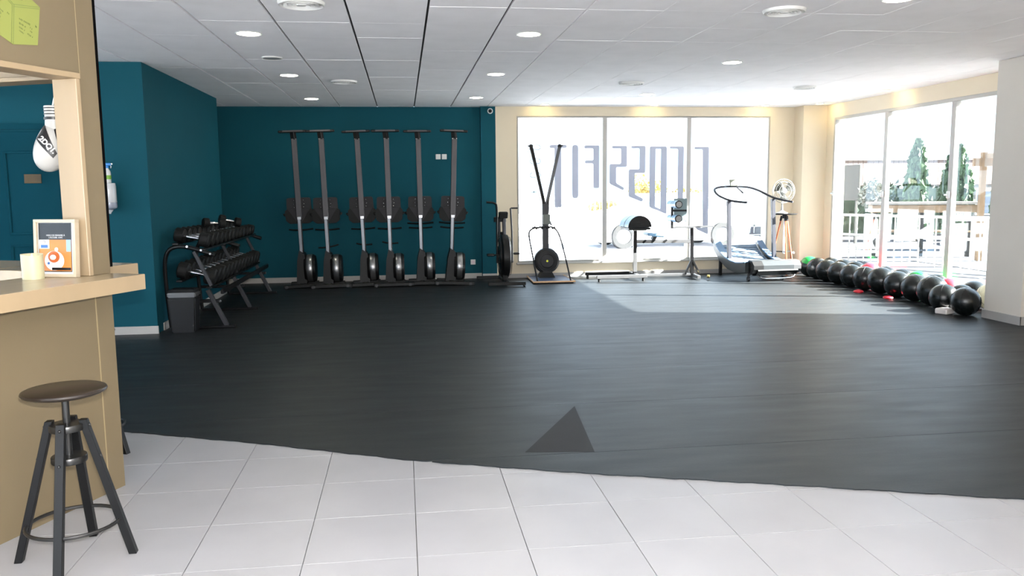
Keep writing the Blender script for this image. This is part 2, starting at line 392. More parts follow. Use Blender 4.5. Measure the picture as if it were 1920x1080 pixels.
for c, d in [(((FX0-6.2)/2, -3.1, HC/2), (FX0+6.2, 0.2, HC)), (((FX1+7.1)/2, -3.1, HC/2), (7.1-FX1, 0.2, HC)),
             (((FX0+FX1)/2, -3.1, FZ0/2), (FX1-FX0, 0.2, FZ0)), (((FX0+FX1)/2, -3.1, (FZ1+HC)/2), (FX1-FX0, 0.2, HC-FZ1))]:
    wf.box(c, d)
struct(wf.build('wall_front', CREAM, None, False))
wl = MB()
for c, d in [((-6.2, -2.95, HC/2), (0.2, 0.5, HC)), ((-6.2, 8.35, HC/2), (0.2, 1.3, HC)), ((-6.2, 2.5, 0.04), (0.2, 10.4, 0.08)), ((-6.2, 2.5, 2.71), (0.2, 10.4, 0.06))]:
    wl.box(c, d)
struct(wl.build('wall_far_left', CREAM, None, False))

# baseboards
def bb(name, c, d, m=SKIRT): struct(MB().box(c, d, bev=0.002).build(name, m, None, False))
bb('baseboard_left_front', (-4.36, 8.753, 0.045), (3.66, 0.014, 0.085))
bb('baseboard_left', (-2.533, 10.53, 0.045), (0.014, 3.15, 0.085))
bb('baseboard_back', (-0.98, YT-0.007, 0.045), (4.46, 0.014, 0.085))
bb('baseboard_pilaster', (1.368, YB-0.007, 0.045), (0.236, 0.014, 0.085))
bb('baseboard_window_side', (4.0, YB-0.007, 0.04), (4.98, 0.014, 0.07), SKIRT2)
bb('baseboard_column', (6.70, 12.813, 0.04), (0.42, 0.014, 0.07), SKIRT2)
bb('baseboard_right', (6.893, 10.2, 0.035), (0.014, 5.2, 0.06), SKIRT2)
p_ = MB(); p_.box((6.253, 7.84, 0.05), (0.014, 0.568, 0.095), bev=0.002); p_.box((6.62, 7.563, 0.05), (0.75, 0.014, 0.095), bev=0.002)
struct(p_.build('baseboard_pillar', SKIRT2, None, False))

# windows
def window(name, axis, plane, u0, u1, z0, z1, mull, fw=0.05, mw=0.075, dep=0.07):
    w = struct(empty(name, (0, 0, 0)))
    f = MB()
    def bx(ua, ub, za, zb, mb=None, dd=dep, off=0.0):
        mb = mb or f
        if axis == 'Y': mb.box(((ua+ub)/2, plane+off, (za+zb)/2), (ub-ua, dd, zb-za), bev=0.004)
        else: mb.box((plane+off, (ua+ub)/2, (za+zb)/2), (dd, ub-ua, zb-za), bev=0.004)
    bx(u0, u0+fw, z0, z1); bx(u1-fw, u1, z0, z1); bx(u0+fw, u1-fw, z1-fw, z1); bx(u0+fw, u1-fw, z0, z0+fw)
    f.build('window_frame', FRAMEW, w)
    for q in mull:
        m_ = MB(); bx(q-mw/2, q+mw/2, z0+fw, z1-fw, m_); m_.build('mullion', FRAMEW, w)
    ed = [u0+fw]+[v for q in mull for v in (q-mw/2, q+mw/2)]+[u1-fw]
    for a, b in zip(ed[::2], ed[1::2]):
        g = MB(); bx(a-0.005, b+0.005, z0+fw-0.005, z1-fw+0.005, g, 0.006); g.build('pane', GLASS, w, False)
    return w
w1 = window('window_1', 'Y', YB+0.035, WX0-0.01, WX1+0.01, WZ0-0.01, WZ1+0.01, [3.265, 4.678], 0.03, 0.07)
MB().box(((WX0+WX1)/2, YB-0.015, WZ0-0.02), (WX1-WX0+0.06, 0.10, 0.03), bev=0.005).build('window_sill', FRAMEW, w1)
w2 = window('window_2', 'X', XR+0.03, RY0, RY1+0.01, RZ0-0.01, RZ1+0.01, [9.68, 11.14], 0.045, 0.085)
for q in (9.68, 11.14, 12.5):
    MB().box((XR-0.02, q, 1.32), (0.035, 0.05, 0.09), bev=0.008).cyl((XR-0.03, q, 1.32), (XR-0.075, q, 1.32), 0.012).build('latch', WHT, w2)
w3 = window('added_window_front', 'Y', -3.06, FX0, FX1, FZ0, FZ1, [-4.3, -2.7, -1.1, 0.5], 0.05, 0.07)  # unseen window added behind the camera for fill daylight

window('added_window_side', 'X', XR+0.03, -2.81, -0.89, RZ0-0.01, RZ1+0.01, [-1.85], 0.045, 0.085)  # unseen, added so sun on the floor behind the camera brightens the ceiling

window('added_window_left', 'X', -6.16, -2.71, 7.71, 0.07, 2.69, [-1.0, 0.7, 2.4, 4.1, 5.9], 0.045, 0.085)  # unseen window added to brighten the left part of the ceiling

# door with recessed panels in the teal wall behind the kiosk
d1 = struct(empty('door_1', (0, 0, 0)))
MB().box((-3.575, 8.745, 1.03), (0.97, 0.03, 2.06), bev=0.003).build('door_leaf', DOORT, d1, False)
for (x0, x1, z0, z1) in [(-3.86, -3.23, 1.06, 1.86), (-3.86, -3.23, 0.12, 0.94)]:
    m_ = MB(); t = 0.025
    m_.box(((x0+x1)/2, 8.724, z1), (x1-x0+t, 0.014, t), bev=0.004).box(((x0+x1)/2, 8.724, z0), (x1-x0+t, 0.014, t), bev=0.004)
    m_.box((x0, 8.724, (z0+z1)/2), (t, 0.014, z1-z0), bev=0.004).box((x1, 8.724, (z0+z1)/2), (t, 0.014, z1-z0), bev=0.004)
    m_.build('panel_moulding', DOORT, d1, False)
m_ = MB(); m_.box((-4.10, 8.745, 1.05), (0.06, 0.035, 2.10)).box((-3.06, 8.745, 1.05), (0.06, 0.035, 2.10)).box((-3.58, 8.745, 2.11), (1.10, 0.035, 0.06))
m_.build('door_frame', DOORT, d1, False)
MB().box((-3.62, 8.727, 1.60), (0.16, 0.006, 0.09), bev=0.002).build('plaque', PLQ, d1, False)

# ------------------------------------------------------------------ window lettering (vinyl on the inner face of the glass)
LET = {
'T': [[(2.36, 2.14), (2.64, 2.14), (2.64, 2.09), (2.55, 2.09), (2.55, 1.14), (2.44, 1.14), (2.44, 2.09), (2.36, 2.09)]],
'I': [[(2.73, 2.14), (2.83, 2.14), (2.83, 1.28), (2.73, 1.28)]],
'F': [[(2.93, 2.13), (3.18, 2.13), (3.18, 1.44), (3.08, 1.44), (3.08, 1.84), (2.94, 1.84), (2.94, 1.89), (3.08, 1.89), (3.08, 2.08), (2.93, 2.08)]],
'S': [[(3.39, 2.12), (3.64, 2.12), (3.64, 1.78), (3.46, 1.78), (3.46, 1.52), (3.6, 1.44), (3.58, 1.4), (3.35, 1.51), (3.35, 1.83), (3.54, 1.83), (3.54, 2.08), (3.39, 2.08)]],
'Z': [[(3.71, 2.12), (3.95, 2.12), (3.95, 1.68), (3.77, 1.68), (3.78, 1.33), (3.92, 1.26), (3.9, 1.21), (3.67, 1.3), (3.67, 1.74), (3.85, 1.74), (3.85, 2.08), (3.71, 2.08)]],
'O': None,
'R': [[(4.36, 2.11), (4.60, 2.11), (4.60, 1.01), (4.50, 1.01), (4.50, 2.07), (4.36, 2.07)]],
'C': [[(4.78, 2.1), (5.03, 2.1), (5.04, 0.65), (4.82, 0.75), (4.83, 0.80), (4.94, 0.76), (4.92, 2.06), (4.78, 2.06)]]}
yv0, yv1 = YB+0.0290, YB+0.0305
let_names = {'T': 'T at the far left', 'I': 'I, the plain bar', 'F': 'F with its short middle arm', 'S': 'left one of the two S shapes', 'Z': 'right one of the two S shapes', 'O': 'closed O', 'R': 'R beside the right mullion', 'C': 'C, the longest, on the right pane'}
for k, polys in LET.items():
    mb = MB()
    if k == 'O':
        outer = round_poly([(4.02, 2.11), (4.31, 2.11), (4.32, 1.0), (4.02, 1.12)], 0.035, 4)
        inner = round_poly([(4.12, 2.07), (4.21, 2.07), (4.21, 1.09), (4.12, 1.13)], 0.012, 4)
        n = len(outer)
        vo = [[mb.bm.verts.new((x, y, z)) for x, z in outer] for y in (yv0, yv1)]
        vi = [[mb.bm.verts.new((x, y, z)) for x, z in inner] for y in (yv0, yv1)]
        for i in range(n):
            j = (i+1) % n
            for q in (0, 1): mb.bm.faces.new((vo[q][i], vo[q][j], vi[q][j], vi[q][i]))
            mb.bm.faces.new((vo[0][i], vo[1][i], vo[1][j], vo[0][j])); mb.bm.faces.new((vi[0][i], vi[1][i], vi[1][j], vi[0][j]))
    else:
        for p in polys: mb.prism(round_poly(p, 0.028 if k != 'I' else 0.05, 4), 'Y', yv0, yv1)
    o = mb.build('window_letter', VINYL, None, False)
    tag(o, 'tall grey vinyl letter seen reversed on the window: ' + let_names[k], 'letter', 'grey vinyl letters across the back window')
for i, z in enumerate((2.10, 1.88, 1.66)):
    pts = []
    for k in range(24):
        a = 2*PI*k/24; pts.append((2.125+0.045*(1 if math.cos(a) > 0 else -1)+0.04*math.cos(a), YB+0.027, z+0.038*math.sin(a)))
    o = MB().tube(pts, 0.005, 6, True).build('window_sticker', VINYLD)
    tag(o, ['top', 'middle', 'lowest'][i]+' of three small lozenge outline stickers on the left window pane', 'sticker', 'lozenge outline stickers')
o = MB().box((2.10, YB+0.028, 1.39), (0.09, 0.002, 0.012)).box((2.10, YB+0.028, 1.39), (0.012, 0.002, 0.05)).build('window_sticker', VINYLD, None, False)
tag(o, 'tiny cross-shaped sticker low on the left window pane', 'sticker')

# ------------------------------------------------------------------ ceiling lamps and vents
def downlight(x, y, r, label, name='ceiling_light', em=None, group='round recessed ceiling lights'):
    t = empty(name, (x, y, HC), label, 'ceiling light', group)
    MB().lathe([(r*0.90, -0.002), (r, -0.006), (r*1.04, -0.002), (r*1.04, 0.002), (r*0.9, 0.002)], seg=32).build('rim', WHT, t)
    MB().lathe([(r*0.90, -0.0035), (r*0.90, 0.001)], seg=32).build('diffuser', em or LAMPE, t)
    return t
LL = [(-1.217, 7.14, 'big round ceiling light nearest the kiosk, left row'), (-1.227, 9.65, 'middle ceiling light of the left row over the dumbbells'), (-1.243, 12.10, 'farthest ceiling light of the left row, near the teal wall'),
      (1.083, 6.99, 'big round ceiling light at the near end of the middle row'), (1.08, 9.43, 'middle ceiling light of the middle row'), (1.073, 11.86, 'farthest ceiling light of the middle row, over the rowing machines'),
      (3.445, 8.40, 'ceiling light of the right row over the open floor'), (3.423, 11.36, 'small-looking ceiling light over the back windows, right row'), (3.446, 5.49, 'ceiling light cut off by the top edge of the photo on the right')]
for x, y, l in LL: downlight(x, y, 0.102, l)
SP = [(2.229, 12.80, 'small spotlight above the left window pane'), (3.99, 12.82, 'small spotlight above the middle window pane'), (5.84, 12.84, 'small spotlight above the right window pane'),
      (6.62, 12.55, 'small spotlight at the far end of the side windows'), (6.62, 10.75, 'small spotlight above the middle of the side windows')]
for x, y, l in SP:
    t = downlight(x, y, 0.062, l, 'spotlight', SPOTE, 'small spotlights along the window walls')
    d = bpy.data.lights.new('spot_beam', 'SPOT'); d.energy = 2.5; d.spot_size = math.radians(120); d.spot_blend = 0.8; d.color = (1.0, 0.82, 0.42); d.shadow_soft_size = 0.03
    so = bpy.data.objects.new('spot_beam', d); C.objects.link(so); so.parent = t; so.location = (0, 0, -0.02)
    tx = (0, 0.28, -0.10) if x < 6.5 else (0.28, 0, -0.10)
    so.rotation_euler = (Vector(tx)).to_track_quat('-Z', 'Y').to_euler()
def vent(x, y, r, label, plain=False):
    t = empty('ceiling_vent' if not plain else 'ceiling_speaker', (x, y, HC), label, 'vent' if not plain else 'speaker', 'round ceiling air diffusers' if not plain else None)
    if plain:
        MB().lathe([(0.0001, -0.010), (r*0.85, -0.010), (r*0.88, -0.004)], seg=32).build('grille', mat('grille_grey', (150, 150, 150), 0.6, noise=0.1, scale=60), t)
        MB().lathe([(r*0.86, -0.004), (r*0.9, -0.013), (r, -0.008), (r, 0.001)], seg=32).build('rim', WHT, t)
        return
    MB().lathe([(r*0.94, -0.004), (r*0.96, -0.022), (r*1.0, -0.018), (r*1.04, 0.0), (r*0.94, 0.0)], seg=36).build('outer_ring', WHT, t)
    for f in (0.78, 0.58, 0.38):
        MB().lathe([(r*(f-0.10), -0.002), (r*f, -0.024), (r*(f+0.02), -0.022), (r*(f-0.06), 0.0)], seg=36).build('ring', WHT, t)
    MB().lathe([(0.0001, -0.022), (r*0.2, -0.022), (r*0.22, -0.012), (r*0.15, 0.0)], seg=24).build('centre_cone', WHT, t)
    MB().lathe([(0.0001, -0.0015), (r*0.95, -0.0015)], seg=30).build('duct_shade', GROOVE, t)
vent(-0.656, 5.95, 0.155, 'round slotted air diffuser cut by the top edge of the photo')
vent(2.81, 5.90, 0.15, 'round air diffuser on the right part of the ceiling, nearest')
vent(2.843, 10.10, 0.15, 'round air diffuser above the middle window pane')
vent(-0.655, 10.13, 0.15, 'round air diffuser between the left and middle lamp rows')
vent(5.267, 10.41, 0.14, 'faint round air diffuser near the side windows')
vent(-1.221, 8.39, 0.10, 'small unlit grey disc on the ceiling between two left lamps', True)

# ------------------------------------------------------------------ kiosk (local: x along its front panel towards the back, y inwards)
KA = math.atan2(0.91381, 0.40614)
k = empty('bar_kiosk', (-1.422, 4.20, 0), 'tan panelled kiosk with a wood-framed serving hatch, standing on the tiles', 'kiosk', rz=KA)
MB().box((-0.905, 0.055, 0.5), (1.59, 0.11, 1.0)).build('lower_panel', TAN, k, False)
MB().box((-0.052, 0.055, 0.5), (0.104, 0.11, 1.0)).build('corner_post', TAN, k, False)
MB().box((-0.107, 0.053, 0.5), (0.006, 0.109, 1.0)).build('edge_strip', EDGE, k, False)
MB().box((-0.06, 0.055, 1.9075), (0.12, 0.11, 1.665)).build('corner_post', TAN, k, False)
MB().box((-0.91, 0.055, 2.375), (1.58, 0.11, 0.73)).build('upper_panel', TAN, k, False)
MB().box((-0.1035, -0.0006, 2.375), (0.003, 0.001, 0.73)).build('edge_strip', EDGE, k, False)
MB().box((-0.83, 0.053, 1.997), (1.43, 0.135, 0.026), bev=0.002).build('hatch_head', WOOD, k, False)
MB().box((-0.1325, 0.053, 1.5295), (0.025, 0.135, 0.909), bev=0.002).build('hatch_jamb', WOOD, k, False)
MB().box((-1.5575, 0.053, 1.5295), (0.025, 0.135, 0.909), bev=0.002).build('hatch_jamb', WOOD, k, False)
MB().box((-1.635, 0.055, 1.5425), (0.13, 0.11, 0.935)).build('side_post', TAN, k, False)
MB().box((0.07, 1.14, 0.5), (0.10, 1.52, 1.0)).build('rear_panel', TAN, k, False)
MB().box((0.23, 1.11, 2.40), (0.12, 1.58, 0.68)).build('rear_upper_panel', WOOD, k, False)
MB().box((0.23, 1.11, 2.047), (0.135, 1.58, 0.022), bev=0.002).build('rear_hatch_head', WOOD, k, False)
MB().box((0.23, 0.285, 1.907), (0.12, 0.07, 1.665)).build('rear_post', BLKX, k, False)  # matt black stands in for the rear wall's end lying in shade
MB().box((0.23, 1.95, 1.56), (0.12, 0.08, 0.97)).build('rear_post', TAN, k, False)
MB().box((0.07, 0.33, 0.5), (0.10, 0.08, 1.0)).build('rear_leg', TAN, k, False)
def Kw(x, y, z):   # kiosk local to world
    c, s = math.cos(KA), math.sin(KA); return (-1.422+c*x-s*y, 4.20+s*x+c*y, z)
c1 = empty('worktop', Kw(0, 0, 0), 'light wood bar top across the front hatch, its square end pointing into the room', 'counter', rz=KA)
MB().box((-0.85, 0.03, 1.0375), (1.70, 0.46, 0.073), bev=0.0025).build('top_board', WOODT, c1, False)
MB().box((-0.85, -0.2005, 1.0375), (1.698, 0.0018, 0.071)).build('front_edging', WOOD, c1, False)
c2 = empty('worktop', Kw(0, 0, 0), 'second wood bar top behind the kiosk corner, only its end showing right of the post', 'counter', rz=KA)
MB().box((0.248, 1.09, 1.0375), (0.486, 1.65, 0.073), bev=0.0025).build('top_board', WOODT, c2, False)
MB().box((0.248, 0.2642, 1.0375), (0.484, 0.0018, 0.071)).build('end_edging', WOOD, c2, False)

# yellow paper cut-out shaped like a box
ny = empty('paper_notice', Kw(0, 0, 0), 'yellow paper cut-out drawn like a box, pinned to the upper tan panel', 'notice', rz=KA)
MB().prism([(-0.562, 2.139), (-0.515, 2.115), (-0.454, 2.086), (-0.329, 2.102), (-0.302, 2.266), (-0.341, 2.289), (-0.372, 2.305), (-0.497, 2.312), (-0.560, 2.299)], 'Y', -0.003, -0.0005).build('paper', YEL, ny, False)
m_ = MB()
def ln(a, b, w=0.0025, y=-0.0034, mb=None):
    (mb or m_).bar((a[0], y, a[1]), (b[0], y, b[1]), 0.0008, w)
ln((-0.435, 2.252), (-0.304, 2.266)); ln((-0.438, 2.243), (-0.308, 2.258)); ln((-0.435, 2.252), (-0.454, 2.088)); ln((-0.444, 2.25), (-0.463, 2.091)); ln((-0.437, 2.252), (-0.478, 2.285)); ln((-0.445, 2.25), (-0.486, 2.283))
m_.build('fold_lines', YLINE, ny, False)
m_ = MB(); rnd = random.Random(3)
for (a, b) in [((-0.415, 2.198), (-0.36, 2.182)), ((-0.416, 2.180), (-0.383, 2.168)), ((-0.418, 2.163), (-0.39, 2.152)), ((-0.419, 2.149), (-0.396, 2.138)), ((-0.366, 2.172), (-0.352, 2.164)), ((-0.368, 2.157), (-0.352, 2.15)), ((-0.378, 2.142), (-0.352, 2.130)), ((-0.335, 2.182), (-0.328, 2.176)),
               ((-0.535, 2.24), (-0.49, 2.21)), ((-0.53, 2.225), (-0.50, 2.20)), ((-0.53, 2.205), (-0.505, 2.185)), ((-0.475, 2.215), (-0.462, 2.205)), ((-0.43, 2.285), (-0.39, 2.278))]:
    n = max(4, int((b[0]-a[0])/0.0035))
    for q in range(n):
        if rnd.random() < 0.18: continue
        x = a[0]+(b[0]-a[0])*q/n; z = a[1]+(b[1]-a[1])*q/n; h = rnd.uniform(0.002, 0.0045)
        ln((x, z-h), (x+rnd.uniform(0.001, 0.003), z+h), 0.0010)
        if rnd.random() < 0.5: ln((x, z), (x+0.003, z+rnd.uniform(-0.002, 0.002)), 0.0010)
m_.build('handwriting', INK, ny, False)

# candle (flameless, on the bar top)
cd = empty('candle', Kw(-0.30, 0.155, 1.0745), 'cream pillar candle with a scooped rim on the bar top', 'candle', rz=KA)
mb = MB(); seg = 36; R0 = 0.046
ro = []; 
for zz in (0.0, 0.05):
    ro.append([mb.bm.verts.new((R0*(0.97 if zz == 0 else 1)*math.cos(2*PI*i/seg), R0*math.sin(2*PI*i/seg), zz)) for i in range(seg)])
def topz(a): return 0.117 - 0.012*math.exp(-((a-KA+2.0)/0.7)**2)
tr = [mb.bm.verts.new((R0*math.cos(2*PI*i/seg), R0*math.sin(2*PI*i/seg), 0.116-0.010*math.exp(-(((2*PI*i/seg)-4.2)/0.8)**2))) for i in range(seg)]
tr2 = [mb.bm.verts.new((0.88*R0*math.cos(2*PI*i/seg), 0.88*R0*math.sin(2*PI*i/seg), 0.114-0.012*math.exp(-(((2*PI*i/seg)-4.2)/0.8)**2))) for i in range(seg)]
tr3 = [mb.bm.verts.new((0.55*R0*math.cos(2*PI*i/seg), 0.55*R0*math.sin(2*PI*i/seg), 0.092)) for i in range(seg)]
rr_ = [ro[0], ro[1], tr, tr2, tr3]
for a, b in zip(rr_, rr_[1:]):
    for i in range(seg): mb.bm.faces.new((a[i], a[(i+1) % seg], b[(i+1) % seg], b[i]))
mb.bm.faces.new(ro[0][::-1]); mb.bm.faces.new(tr3)
mb.build('wax_body', WAX, cd)
MB().lathe([(0.005, 0.090), (0.006, 0.098), (0.005, 0.106), (0.002, 0.114), (0.0003, 0.118)], seg=14).build('flame_tip', WHT, cd)

# framed poster leaning on the jamb
A = Vector(Kw(-0.232, 0.222, 1.0755)); B = Vector(Kw(-0.205, 0.008, 1.0755)); W = (B-A).length
pf = empty('picture_frame', A, 'white wooden frame with a coffee poster, standing on the bar top against the jamb', 'picture frame', rz=math.atan2((B-A).y, (B-A).x))
# local: x along the frame's width, -y faces the camera, tilted back a little
H_ = 0.268; TL = Matrix.Rotation(math.radians(-4), 4, 'X')
m_ = MB()
m_.box((W/2, 0.015, 0.007), (W, 0.03, 0.014), bev=0.001).box((W/2, 0.015, H_-0.007), (W, 0.03, 0.014), bev=0.001)
m_.box((0.007, 0.015, H_/2), (0.014, 0.03, H_-0.028), bev=0.001).box((W-0.007, 0.015, H_/2), (0.014, 0.03, H_-0.028), bev=0.001)
m_.build('moulding', mat('frame_wood_white', (178, 164, 142), 0.5, noise=0.05, scale=20), pf, False, TL)
def flat(name, x0, x1, z0, z1, y, m, t=0.0008): return MB().box(((x0+x1)/2, y, (z0+z1)/2), (x1-x0, t, z1-z0)).build(name, m, pf, False, TL)
flat('mount', 0.013, W-0.013, 0.013, H_-0.013, 0.016, PRINTW, 0.004)
px0, px1, pz0, pz1 = 0.018, W-0.028, 0.024, H_-0.016
flat('poster_header', px0, px1, pz0, pz1, 0.0125, PRINTK)
flat('poster_photo', px0+0.003, px1-0.002, pz0+0.004, pz0+0.150, 0.0117, PRINTO)
flat('poster_logo_card', px0+0.003, px0+0.055, pz0+0.108, pz0+0.150, 0.0109, PRINTW)
flat('logo_bar', px0+0.012, px0+0.048, pz0+0.112, pz0+0.126, 0.0101, PRINTB)
def disc(name, x, z, r, y, m, sx=1.0, t=0.0008):
    pts = [(x+sx*r*math.cos(2*PI*i/32), z+r*math.sin(2*PI*i/32)) for i in range(32)]
    return MB().prism(pts, 'Y', y, y+t).build(name, m, pf, False, TL)
disc('logo_ring', px0+0.029, pz0+0.139, 0.007, 0.0101, PRINTK); disc('logo_ring_centre', px0+0.029, pz0+0.139, 0.0052, 0.0093, PRINTW)
disc('saucer', px0+0.080, pz0+0.052, 0.046, 0.0109, PRINTW, 1.1); disc('cup', px0+0.078, pz0+0.070, 0.027, 0.0101, PRINTC, 1.1); disc('crema', px0+0.074, pz0+0.068, 0.012, 0.0093, PRINTW, 1.3)
disc('cup_handle', px0+0.092, pz0+0.105, 0.009, 0.0101, PRINTW)
disc('napkin_print', px0+0.050, pz0+0.040, 0.006, 0.0101, PRINTB)
flat('glass_print', px1-0.026, px1-0.003, pz0+0.095, pz0+0.150, 0.0109, PADW)
flat('caption_bar', px0+0.068, px1-0.004, pz0+0.008, pz0+0.020, 0.0093, PRINTK)
for i, (txt, z) in enumerate([('MERCI DE PRENDRE À', 0.167), ("L'ACCUEIL CAFÉ", 0.157)]):
    t = text_obj('headline', txt, 0.0098, PRINTW, pf, (0, 0, 0), (0, 0, 0), 0.0003)
    t.data.transform(TL @ Matrix.Translation(((px0+px1)/2+0.004, 0.0113, pz0+z)) @ Matrix.Rotation(PI/2, 4, 'X'))

# boxing glove hung by its lace inside the hatch
g = empty('boxing_glove', (-1.672, 4.25, 1.72), 'white and black boxing glove hanging inside the kiosk hatch', 'glove', rz=0.15)
bm = bmesh.new(); bmesh.ops.create_uvsphere(bm, u_segments=32, v_segments=24, radius=1.0)
for v in bm.verts:
    x, y, z = v.co
    # fist: wide at the bottom, narrowing towards the wrist (up)
    t = (z+1)/2
    w = 0.088*(1-0.42*t**1.3); d = 0.075*(1-0.35*t**1.3)
    v.co = Vector((x*w-0.012*(1-t)+0.018*t, y*d, -0.155+0.245*t))
me = bpy.data.meshes.new('glove_body'); bm.to_mesh(me); bm.free(); me.materials.append(WLEA)
for p in me.polygons: p.use_smooth = True
o = bpy.data.objects.new('fist', me); C.objects.link(o); o.parent = g
MB().tube([(0.055, -0.020, 0.055), (0.078, -0.040, 0.0), (0.082, -0.050, -0.055), (0.066, -0.056, -0.085)], [0.016, 0.024, 0.027, 0.020], 12, smooth=2).build('thumb', WLEA, g)
MB().lathe([(0.040, 0.045), (0.036, 0.10), (0.039, 0.155), (0.036, 0.158)], c=(0.022, 0, 0), seg=24).build('wrist', WLEA, g)
MB().lathe([(0.041, 0.092), (0.0412, 0.104), (0.0385, 0.105)], c=(0.022, 0, 0), seg=24).build('wrist_band', BLEA, g)
for z in (0.116, 0.130, 0.144):
    MB().lathe([(0.0395, z), (0.0402, z+0.003), (0.0395, z+0.005)], c=(0.022, 0, 0), seg=24).build('cuff_stripe', BLEA, g)
def band(name, pts, m, hw, parent, off):
    # band draped on the fist: strip along pts
    mb = MB(); vs = []
    for (x, z) in pts:
        t = (z+0.155)/0.245; w = 0.088*(1-0.42*t**1.3)*math.sqrt(max(0.02, 1-(2*t-1)**2)); d = 0.075*(1-0.35*t**1.3)*math.sqrt(max(0.02, 1-(2*t-1)**2))
        cx = -0.012*(1-t)+0.018*t
        q = max(-0.97, min(0.97, (x-cx)/w)); vs.append(mb.bm.verts.new((x, -d*math.sqrt(1-q*q)-off, z)))
    f = mb.bm.faces.new(vs); bmesh.ops.triangulate(mb.bm, faces=[f])
    return mb
def patch(name, quad, m, off=0.006, n=10):
    # bilinear patch projected on the fist surface, quad = 4 corners (x,z)
    mb = MB(); grid = []
    for i in range(n+1):
        row = []
        for j in range(n+1):
            a = Vector(quad[0]).lerp(Vector(quad[1]), i/n); b = Vector(quad[3]).lerp(Vector(quad[2]), i/n); p = a.lerp(b, j/n)
            x, z = p; t = min(0.98, max(0.02, (z+0.155)/0.245)); s_ = math.sqrt(1-(2*t-1)**2)
            w = 0.088*(1-0.42*t**1.3)*s_; d = 0.075*(1-0.35*t**1.3)*s_; cx = -0.012*(1-t)+0.018*t
            q = max(-1, min(1, (x-cx)/w)); row.append(mb.bm.verts.new((cx+w*q, -d*math.sqrt(max(0, 1-q*q))-off, z)))
        grid.append(row)
    for i in range(n):
        for j in range(n): mb.bm.faces.new((grid[i][j], grid[i+1][j], grid[i+1][j+1], grid[i][j+1]))
    return mb.build(name, m, g)
patch('palm_band', [(0.030, 0.045), (0.062, 0.060), (0.072, -0.030), (0.046, -0.030)], BLEA, 0.003)
patch('side_band', [(-0.060, 0.010), (-0.012, 0.072), (0.040, -0.070), (0.022, -0.092)], BLEA, 0.0035)
text_obj('glove_lettering', '2DQ1.', 0.033, WHT, g, (-0.030, -0.0865, -0.002), (PI/2, math.radians(50), 0), 0.0005, 'LEFT', 0.001)
MB().tube([(0.022, 0, 0.155), (0.030, 0.0, 0.19), (0.046, 0.01, 0.25), (0.052, 0.02, 0.300)], 0.0035, 8, smooth=1).build('lace', WHT, g)

# ------------------------------------------------------------------ bar stools
def stool(loc, label, rz, seat_z=0.69, group='black wooden bar stools'):
    t = empty('bar_stool', loc, label, 'stool', group, rz)
    MB().lathe([(0.0001, seat_z-0.012), (0.140, seat_z-0.012), (0.152, seat_z-0.006), (0.155, seat_z), (0.152, seat_z+0.006), (0.145, seat_z+0.009), (0.0001, seat_z+0.009)], seg=48).build('seat', mat('stool_seat_dark', (34, 27, 22), 0.28, noise=0.06) if 'stool_seat_dark' not in MATS else MATS['stool_seat_dark'], t)
    MB().cyl((0, 0, 0.40), (0, 0, seat_z-0.012), 0.0135).build('screw_column', GUN, t)
    for z in (0.545, 0.415):
        MB().lathe([(0.014, z-0.014), (0.064, z-0.014), (0.066, z-0.010), (0.066, z+0.010), (0.064, z+0.013), (0.030, z+0.015), (0.014, z+0.015)], seg=32).build('hub_disc', GUN, t)
    MB().lathe([(0.0001, 0.385), (0.010, 0.386), (0.012, 0.40)], seg=16).build('end_nut', BLK, t)
    for i in range(4):
        a = i*PI/2
        d = Vector((math.cos(a), math.sin(a), 0)); p0 = d*0.062+Vector((0, 0, 0.572)); p1 = d*0.213
        mb = MB(); side = Vector((-d.y, d.x, 0)); wv = side*0.016
        q = [p0-d*0.014, p0+d*0.014, p1+d*0.017, p1-d*0.013]
        vs = [mb.bm.verts.new(v+s*wv) for s in (-1, 1) for v in q]
        for f in ((0, 1, 2, 3), (7, 6, 5, 4), (0, 4, 5, 1), (1, 5, 6, 2), (2, 6, 7, 3), (3, 7, 4, 0)): mb.bm.faces.new([vs[j] for j in f])
        bmesh.ops.bevel(mb.bm, geom=list(mb.bm.edges), offset=0.0015, segments=1, affect='EDGES')
        lg = mb.build('leg', BLK, t)
        for z in (0.548, 0.418):
            rr = 0.062+(0.572-z)/0.572*0.151+0.0145
            pp = d*rr+Vector((0, 0, z)); MB().sph(pp, 0.006, seg=10).build('bolt', GUN, lg)
    pts = [(0.172*math.cos(2*PI*j/40), 0.172*math.sin(2*PI*j/40), 0.150) for j in range(40)]
    MB().tube(pts, 0.0075, 10, True).build('foot_ring', GUN, t)
    return t
stool((-1.345, 3.37, 0), 'black swivel bar stool on the tiles in front of the tan panel', math.radians(3))
stool((-1.784, 4.80, 0), 'second black stool behind the kiosk, only one foot showing', math.radians(-20))

# ------------------------------------------------------------------ towel dispenser and spray bottle on the teal wall
t = empty('paper_dispenser', (-2.895, 8.66, 1.26), 'white and smoked plastic paper towel dispenser on the teal wall', 'dispenser')
MB().lathe([(0.064, 0.10), (0.068, 0.12), (0.068, 0.27), (0.064, 0.29), (0.0001, 0.292)], seg=32).build('roll_cover', FROST, t)
MB().lathe([(0.030, 0.025), (0.055, 0.035), (0.069, 0.045), (0.072, 0.06), (0.070, 0.10), (0.0001, 0.101)], seg=32).build('lower_shell', FROST2, t)
MB().lathe([(0.0001, -0.015), (0.008, -0.014), (0.014, 0.0), (0.034, 0.026), (0.0001, 0.027)], seg=20).build('spout', FROST, t)
MB().box((0, 0.085, 0.16), (0.08, 0.05, 0.22), bev=0.006).build('wall_bracket', WHT, t)
t = empty('spray_bottle', (-2.895, 8.66, 1.5525), 'white spray bottle with a blue trigger head, standing on the dispenser', 'spray bottle', rz=0.2)
